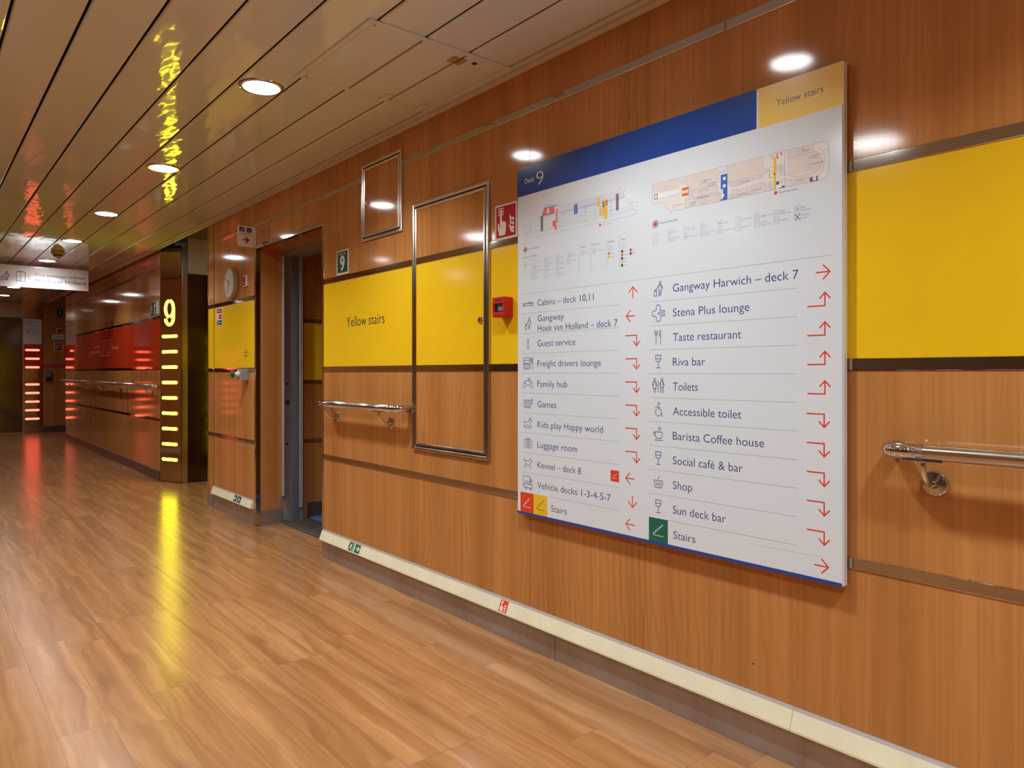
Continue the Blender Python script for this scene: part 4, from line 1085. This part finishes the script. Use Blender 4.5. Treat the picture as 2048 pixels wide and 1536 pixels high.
# --- ship side view
q = sf(); LW = .0011
mats = ['ink_pale', 'ink_tan_pale', 'ink_haze_blue', 'ink_coral', 'ink_mid_blue', 'ink_brown', 'print_gold', 'ink_green', 'ink_red', 'ink_purple', 'ink_white', 'ink_line']
q.rect(-1.984, 1.698, -1.70, 1.706, 2); q.rect(-1.984, 1.706, -1.664, 1.717, 1); q.rect(-1.70, 1.698, -1.662, 1.706, 2); q.rect(-2.098, 1.698, -2.0, 1.706, 2)
q.poly([(-2.066, 1.742), (-2.064, 1.734), (-1.985, 1.733), (-2.032, 1.744)], 2)
q.k = 1
hull = [(-2.189, 1.686), (-2.189, 1.649), (-2.170, 1.648), (-2.157, 1.632), (-1.636, 1.632), (-1.612, 1.636), (-1.603, 1.643), (-1.608, 1.649), (-1.620, 1.649), (-1.601, 1.675), (-1.649, 1.676), (-1.666, 1.718), (-1.659, 1.722), (-1.659, 1.728), (-1.680, 1.729), (-1.685, 1.743), (-1.690, 1.734), (-1.697, 1.727), (-1.763, 1.728), (-1.768, 1.725), (-1.951, 1.728), (-1.955, 1.750), (-1.960, 1.727), (-1.991, 1.729), (-2.032, 1.744), (-2.066, 1.742), (-2.068, 1.732), (-2.080, 1.708), (-2.098, 1.706), (-2.100, 1.690), (-2.189, 1.686)]
q.stroke(hull, LW, 0)
for z in (1.671, 1.656, 1.649): q.stroke([(-2.189, z), (-1.62, z)], LW, 0)
for z in (1.690, 1.681, 1.664): q.stroke([(-1.984, z), (-1.62, z)], LW, 0)
for z in (1.698, 1.706, 1.711, 1.717, 1.722): q.stroke([(-1.984, z), (-1.667, z)], LW, 0)
for a in (-1.989, -1.984, -1.80, -1.794, -1.764): q.stroke([(a, 1.642), (a, 1.72)], LW, 0)
q.stroke([(-2.045, 1.745), (-2.045, 1.756), (-2.033, 1.756), (-2.033, 1.745)], LW, 0)
q.k = 2
q.poly([(-2.080, 1.709), (-2.070, 1.732), (-2.010, 1.731), (-2.010, 1.709)], 3); q.rect(-2.080, 1.706, -2.010, 1.709, 4); q.rect(-2.070, 1.732, -1.992, 1.734, 4)
q.rect(-2.087, 1.648, -2.075, 1.706, 5)
q.rect(-2.003, 1.672, -1.993, 1.720, 3); q.rect(-2.020, 1.655, -1.999, 1.678, 3); q.rect(-2.009, 1.641, -1.999, 1.656, 3)
q.rect(-1.905, 1.683, -1.887, 1.719, 4)
q.rect(-1.787, 1.690, -1.776, 1.720, 6); q.rect(-1.778, 1.655, -1.769, 1.690, 6)
q.rect(-1.762, 1.683, -1.754, 1.706, 7); q.rect(-1.754, 1.683, -1.747, 1.706, 6); q.rect(-1.747, 1.686, -1.738, 1.707, 8); q.rect(-1.763, 1.655, -1.739, 1.683, 6); q.rect(-1.754, 1.640, -1.739, 1.656, 6)
q.rect(-1.699, 1.662, -1.687, 1.719, 9)
q.k = 3
for a, z0_, z1_, mi in ((-2.081, 1.650, 1.704, 10), (-1.896, 1.685, 1.717, 10), (-1.7815, 1.692, 1.718, 11), (-1.7735, 1.657, 1.688, 11), (-1.751, 1.642, 1.681, 11), (-1.693, 1.664, 1.717, 10), (-1.998, 1.675, 1.718, 10), (-1.7425, 1.688, 1.705, 10), (-1.758, 1.685, 1.704, 10)):
    nz = int((z1_ - z0_) / .004); w_ = .0028
    q.stroke([(a + (w_ if i % 2 else -w_), z0_ + (z1_ - z0_) * i / nz) for i in range(nz + 1)], .0007, mi)
q.text('S', -2.046, 1.7115, .017, .0125, mi=10, off=.06, align='C')
for a, z in ((-2.15, 1.679), (-2.15, 1.664), (-2.06, 1.690), (-1.955, 1.694), (-1.845, 1.694), (-1.845, 1.681), (-1.845, 1.650), (-1.72, 1.694), (-1.72, 1.680), (-1.72, 1.665)): q.rect(a - .003, z - .003, a + .003, z + .003, 0)
q.disc(-1.774, 1.6235, .0045, 8); q.text('You are here point', -1.765, 1.620, .0058, .049, mi=0, off=0)
q.build('ship_diagram', mats, sg)

# --- deck plan
q = sf()
mats = ['ink_pale', 'ink_tan_pale', 'ink_tan', 'ink_orange', 'ink_mid_blue', 'print_gold', 'ink_green', 'ink_red', 'ink_purple', 'ink_white', 'ink_brown', 'ink_line']
out = [(-1.539, 1.7195), (-1.540, 1.660), (-1.536, 1.656), (-1.504, 1.656), (-1.466, 1.618), (-.975, 1.618), (-.955, 1.6185), (-.946, 1.630), (-.9435, 1.650), (-.9450, 1.705), (-.950, 1.7185), (-1.063, 1.7195), (-1.085, 1.7245), (-1.117, 1.7195)]
q.poly(out, 1); q.k = 1
for r in ((-1.539, 1.686, -1.431, 1.719), (-1.406, 1.669, -1.290, 1.719), (-1.255, 1.668, -1.134, 1.719), (-1.408, 1.618, -1.281, 1.650), (-1.239, 1.654, -1.180, 1.668), (-1.239, 1.618, -1.190, 1.640), (-1.062, 1.647, -.985, 1.7185), (-1.070, 1.618, -.997, 1.640)): q.rect(*r, 2)
q.poly([(-1.190, 1.618), (-1.126, 1.618), (-1.126, 1.639), (-1.132, 1.643), (-1.150, 1.643), (-1.190, 1.640)], 2)
q.poly(arc(-.990, 1.670, .027, .029, -90, 90, 12), 2); q.rect(-1.397, 1.654, -1.290, 1.669, 2)
q.k = 2
q.rect(-1.531, 1.668, -1.429, 1.685, 9); q.rect(-1.421, 1.658, -1.394, 1.684, 3)
q.rect(-1.278, 1.653, -1.255, 1.696, 4); q.rect(-1.270, 1.618, -1.255, 1.653, 4); q.rect(-1.279, 1.618, -1.255, 1.6225, 4)
q.rect(-1.104, 1.618, -1.096, 1.7085, 5); q.rect(-1.119, 1.653, -1.096, 1.667, 5); q.rect(-1.117, 1.671, -1.096, 1.684, 5); q.rect(-1.087, 1.674, -1.081, 1.684, 5)
q.rect(-1.095, 1.709, -1.079, 1.7185, 7); q.rect(-1.095, 1.704, -1.089, 1.709, 7)
q.rect(-1.096, 1.630, -1.087, 1.639, 6); q.rect(-1.096, 1.618, -1.071, 1.6235, 6); q.rect(-.997, 1.617, -.975, 1.630, 8)
q.stroke([(-1.531, 1.670), (-1.531, 1.684), (-1.519, 1.684), (-1.519, 1.670)], .002, 10, True)
q.k = 3
q.stroke(out, LW, 0, True)
for l in ([(-1.408, 1.618), (-1.408, 1.650)], [(-1.279, 1.6225), (-1.279, 1.641), (-1.321, 1.640), (-1.364, 1.639), (-1.408, 1.649)], [(-1.397, 1.654), (-1.357, 1.645), (-1.328, 1.646), (-1.286, 1.652)], [(-1.380, 1.654), (-1.378, 1.669), (-1.291, 1.669), (-1.290, 1.652)], [(-1.357, 1.668), (-1.360, 1.648)], [(-1.331, 1.669), (-1.326, 1.648)],
          [(-1.406, 1.719), (-1.406, 1.690)], [(-1.431, 1.719), (-1.421, 1.693)], [(-1.429, 1.685), (-1.429, 1.668), (-1.531, 1.668)], [(-1.290, 1.676), (-1.288, 1.708), (-1.262, 1.708)], [(-1.285, 1.676), (-1.284, 1.703), (-1.262, 1.703)], [(-1.255, 1.696), (-1.255, 1.719)],
          [(-1.255, 1.668), (-1.134, 1.668), (-1.134, 1.686)], [(-1.239, 1.668), (-1.239, 1.654), (-1.215, 1.652), (-1.180, 1.659), (-1.150, 1.660), (-1.140, 1.667)], [(-1.239, 1.618), (-1.239, 1.642), (-1.215, 1.641), (-1.185, 1.642), (-1.150, 1.646), (-1.132, 1.643), (-1.126, 1.636), (-1.126, 1.618)], [(-1.190, 1.618), (-1.190, 1.640)],
          [(-1.070, 1.618), (-1.070, 1.719)], [(-1.095, 1.684), (-1.072, 1.684), (-1.072, 1.673), (-1.095, 1.673), (-1.095, 1.684)], [(-1.096, 1.669), (-1.072, 1.669), (-1.072, 1.654)], [(-1.090, 1.650), (-1.060, 1.654)], [(-1.062, 1.719), (-1.062, 1.698), (-.981, 1.698), (-.968, 1.688), (-.963, 1.671), (-.968, 1.650), (-.980, 1.641), (-1.030, 1.640), (-1.054, 1.646)],
          [(-.975, 1.706), (-.960, 1.695), (-.955, 1.670), (-.960, 1.645), (-.972, 1.631)], [(-1.085, 1.639), (-1.070, 1.643), (-1.055, 1.634), (-1.020, 1.632), (-.972, 1.631)], [(-.960, 1.695), (-.945, 1.695)]): q.stroke(l, LW, 0)
q.stroke(arc(-1.339, 1.655, .017, .010, 20, 160), LW, 0); q.stroke([(-1.348, 1.638), (-1.345, 1.623), (-1.336, 1.623), (-1.332, 1.638)], LW, 0)
q.k = 4
for a, z in ((-1.487, 1.697), (-1.416, 1.706), (-1.352, 1.688), (-1.452, 1.634), (-1.345, 1.652), (-1.245, 1.662), (-1.221, 1.661), (-1.245, 1.625), (-1.228, 1.625), (-1.168, 1.664), (-1.146, 1.663), (-1.176, 1.629), (-1.082, 1.662), (-1.082, 1.634), (-1.044, 1.628), (-1.0, 1.666), (-1.028, 1.709), (-1.115, 1.637), (-1.114, 1.624), (-1.109, 1.711), (-1.389, 1.675), (-1.389, 1.660), (-1.124, 1.677), (-1.090, 1.679), (-1.076, 1.679)):
    q.rrect(a - .0055, z - .0055, a + .0055, z + .0055, .001, 1); q.stroke(round_rect(a - .0055, z - .0055, a + .0055, z + .0055, .001, 2), .0009, 0, True); q.rect(a - .0018, z - .0025, a + .0018, z + .0025, 0)
for a, z in ((-1.525, 1.677), (-1.414, 1.671), (-1.402, 1.671), (-1.2655, 1.683), (-1.2655, 1.661), (-1.110, 1.677), (-1.110, 1.660), (-1.087, 1.712), (-1.092, 1.623), (-1.083, 1.625), (-.984, 1.625), (-1.2705, 1.633)):
    q.rect(a - .0048, z - .0048, a + .0048, z + .0048, 9); q.stroke([(a - .002, z - .002), (a + .002, z + .002)], .0009, 0)
for a, z in ((-1.323, 1.676), (-1.393, 1.630), (-.998, 1.684)):
    q.rect(a - .005, z - .005, a + .005, z + .005, 9); q.disc(a, z, .0016, 6, None, 10)
    for sx in (-1, 1):
        for sz in (-1, 1): q.stroke([(a + sx * .002, z + sz * .002), (a + sx * .0045, z + sz * .0045)], .0013, 6)
for s_, a, z, w_ in (('Freight drivers', -1.342, 1.690, .031), ('lounge', -1.342, 1.684, .014), ('Assembly', -1.314, 1.677, .019), ('station', -1.314, 1.671, .014), ('Sundeck bar', -1.442, 1.632, .024), ('Assembly', -1.385, 1.631, .019), ('station', -1.385, 1.625, .014), ('Social café and bar', -1.364, 1.6405, .042), ('Duty free shop', -1.213, 1.659, .031), ('Duty free shop', -1.220, 1.623, .031), ('Family hub', -1.167, 1.627, .024), ('Riva bar', -1.035, 1.626, .019), ('Taste restaurant', -.992, 1.664, .034), ('Stena', -1.019, 1.711, .012), ('Plus lounge', -1.019, 1.705, .024), ('Assembly', -.989, 1.686, .019), ('station', -.989, 1.680, .014)):
    q.text(s_, a, z, .0042, w_, mi=11, off=0)
q.disc(-1.1015, 1.6618, .0028, 7, None, 12); q.disc(-1.098, 1.608, .0048, 7); q.text('You are here point', -1.089, 1.6045, .0066, .055, mi=0, off=0)
q.build('deck_plan', mats, sg)

# --- map keys
def key_icon(q, a, z, kind, s=.0085):
    q.stroke(round_rect(a - s, z - s, a + s, z + s, .0016, 2), .0010, 0, True)
    W_ = .0010
    if kind == 's': q.stroke([(a - .004, z - .004), (a + .004, z + .005)], W_, 0); q.stroke([(a - .004, z - .004), (a + .004, z - .004)], W_, 0)
    elif kind == 'l': q.stroke([(a - .004, z - .005), (a - .004, z + .005), (a + .003, z + .005), (a + .003, z - .005)], W_, 0, True)
    elif kind == 'w': q.disc(a - .003, z + .004, .0012, 0, None, 8); q.disc(a + .003, z + .004, .0012, 0, None, 8); q.rect(a - .0042, z - .005, a - .0018, z + .002, 0); q.rect(a + .0018, z - .005, a + .0042, z + .002, 0)
    elif kind == 'a': q.disc(a - .001, z + .005, .0012, 0, None, 8); q.stroke([(a - .001, z + .003), (a - .001, z), (a + .003, z), (a + .004, z - .005)], W_, 0); q.ring(a, z - .002, .0032, W_, 0, 12)
    elif kind == 'b': q.stroke([(a - .003, z + .005), (a + .003, z + .005), (a + .002, z), (a - .002, z)], W_, 0, True); q.stroke([(a, z), (a, z - .005)], W_, 0); q.stroke([(a - .002, z - .005), (a + .002, z - .005)], W_, 0)
    elif kind == 'i': q.disc(a, z + .004, .0011, 0, None, 8); q.rect(a - .0008, z - .005, a + .0008, z + .002, 0)
    elif kind == 'c': q.stroke([(a - .004, z + .001), (a + .004, z + .001), (a + .003, z - .004), (a - .003, z - .004)], W_, 0, True); q.stroke([(a - .001, z + .003), (a, z + .006)], W_, 0)
    elif kind == 'f': q.stroke([(a - .003, z - .005), (a - .003, z + .005)], W_ * 1.4, 0); q.stroke([(a + .003, z - .005), (a + .003, z + .005)], W_ * 1.4, 0)
    elif kind == 'p': q.ring(a, z, .0042, .0012, 0, 8); q.rect(a - .001, z - .006, a + .001, z + .006, 0)
    elif kind == 'g': q.stroke(round_rect(a - .005, z - .003, a + .004, z + .003, .001, 2), W_, 0, True); q.stroke([(a - .001, z - .003), (a - .001, z + .003)], W_, 0)
    elif kind == 'x': q.rect(a - .005, z - .003, a + .005, z + .002, 0)
    elif kind == 'm':
        q.disc(a, z, .0026, 1, None, 10)
        for sx in (-1, 1):
            for sz in (-1, 1): q.stroke([(a + sx * .003, z + sz * .003), (a + sx * .007, z + sz * .007)], .0022, 1)
    else: q.stroke([(a - .005, z - .003), (a, z + .004), (a + .005, z - .003)], W_, 0)
def key_text(q, a, z, s_, cap=.0052):
    rows = s_.split('|')
    for i, r_ in enumerate(rows): q.text(r_, a, z - .0026 + (.0035 if len(rows) > 1 else 0) - .0075 * i, cap, None, .78, 0, 0)
q = sf(); mats = ['ink_pale', 'ink_green', 'ink_red', 'ink_navy']
q.k = 0; q.ring(-1.527, 1.5875, .0115, .0022, 3); q.disc(-1.527, 1.5875, .0075, 2); q.text('You are here point', -1.510, 1.5845, .0085, .072, mi=3, off=-.005)
for a, z, kd, s_ in ((-1.529, 1.551, 's', 'Stairs'), (-1.529, 1.529, 'l', 'Lift'), (-1.467, 1.551, 'w', 'Toilets'), (-1.467, 1.529, 'a', 'Accessible|toilet'), (-1.405, 1.551, 'h', 'Sun deck'), (-1.405, 1.529, 'x', 'Smokers area'), (-1.343, 1.551, 'b', 'Bar'), (-1.343, 1.529, 'g', 'Freight drivers|lounge'), (-1.281, 1.551, 'x', 'Games'), (-1.281, 1.529, 'c', 'Duty free shop'),
                     (-1.219, 1.551, 'i', 'Guest service'), (-1.219, 1.529, 'h', 'Family hub'), (-1.157, 1.551, 'g', 'Luggage room'), (-1.157, 1.529, 'h', 'Kids play|Happy world'), (-1.096, 1.551, 'c', 'Barista|Coffee house'), (-1.096, 1.529, 'f', 'Restaurant'), (-1.033, 1.551, 'p', 'Stena|Plus lounge'), (-1.033, 1.529, 'm', 'Assembly|station')):
    key_icon(q, a, z, kd); key_text(q, a + .012, z, s_)
q.build('map_key', mats, sg)
q = sf(); mats = ['ink_pale', 'ink_green', 'ink_red', 'ink_navy', 'ink_orange', 'print_gold', 'ink_brown', 'ink_purple', 'ink_line']
q.ring(-2.179, 1.589, .0105, .0020, 3); q.disc(-2.179, 1.589, .0070, 2); q.text('You are here point', -2.163, 1.586, .0078, .066, mi=3, off=-.005)
for a in (-2.140, -1.880, -1.819, -1.744, -1.684): q.rect(a - .0006, 1.465, a + .0006, 1.571, 8)
for a, s_ in ((-2.188, 'Deck 10-11'), (-2.133, 'Deck 9'), (-1.871, 'Deck 8'), (-1.810, 'Deck 1-8'), (-1.735, 'Elevators'), (-1.674, 'Stairs')): q.text(s_, a, 1.555, .0066, None, .85, 3, 0)
for a, z, kd, s_ in ((-2.178, 1.528, 'x', 'Cabins'), (-2.124, 1.536, 'h', 'Sun deck'), (-2.124, 1.515, 'x', 'Games'), (-2.124, 1.495, 'g', 'Freight drivers|lounge'), (-2.124, 1.474, 'b', 'Bar'), (-2.059, 1.536, 'w', 'Toilets'), (-2.059, 1.515, 'a', 'Accessible|toilet'), (-2.059, 1.495, 'c', 'Duty free shop'), (-2.059, 1.474, 'i', 'Guest service'),
                     (-1.995, 1.536, 'h', 'Family hub'), (-1.995, 1.515, 'c', 'Barista|Coffee house'), (-1.995, 1.495, 'g', 'Luggage room'), (-1.995, 1.474, 'h', 'Kids play|Happy world'), (-1.932, 1.536, 'p', 'Stena|Plus lounge'), (-1.932, 1.515, 'f', 'Restaurant'), (-1.862, 1.535, 'f', 'Kennel'), (-1.803, 1.535, 'g', 'Vehicle decks'), (-1.727, 1.535, 'l', ''), (-1.666, 1.535, 's', '')):
    key_icon(q, a, z, kd, .0082)
    if s_: key_text(q, a + .0115, z, s_)
for a, z, mi, s_ in ((-1.732, 1.517, 4, 'Orange'), (-1.732, 1.505, 5, 'Yellow'), (-1.671, 1.517, 6, 'Brown'), (-1.671, 1.505, 4, 'Orange'), (-1.671, 1.493, 3, 'Blue'), (-1.671, 1.481, 5, 'Yellow'), (-1.671, 1.469, 1, 'Green'), (-1.633, 1.517, 2, 'Red'), (-1.633, 1.505, 7, 'Purple')):
    q.rect(a - .0045, z - .0045, a + .0045, z + .0045, mi); q.text(s_, a + .008, z - .0026, .0052, None, .78, 0, 0)
q.build('map_key', mats, sg)
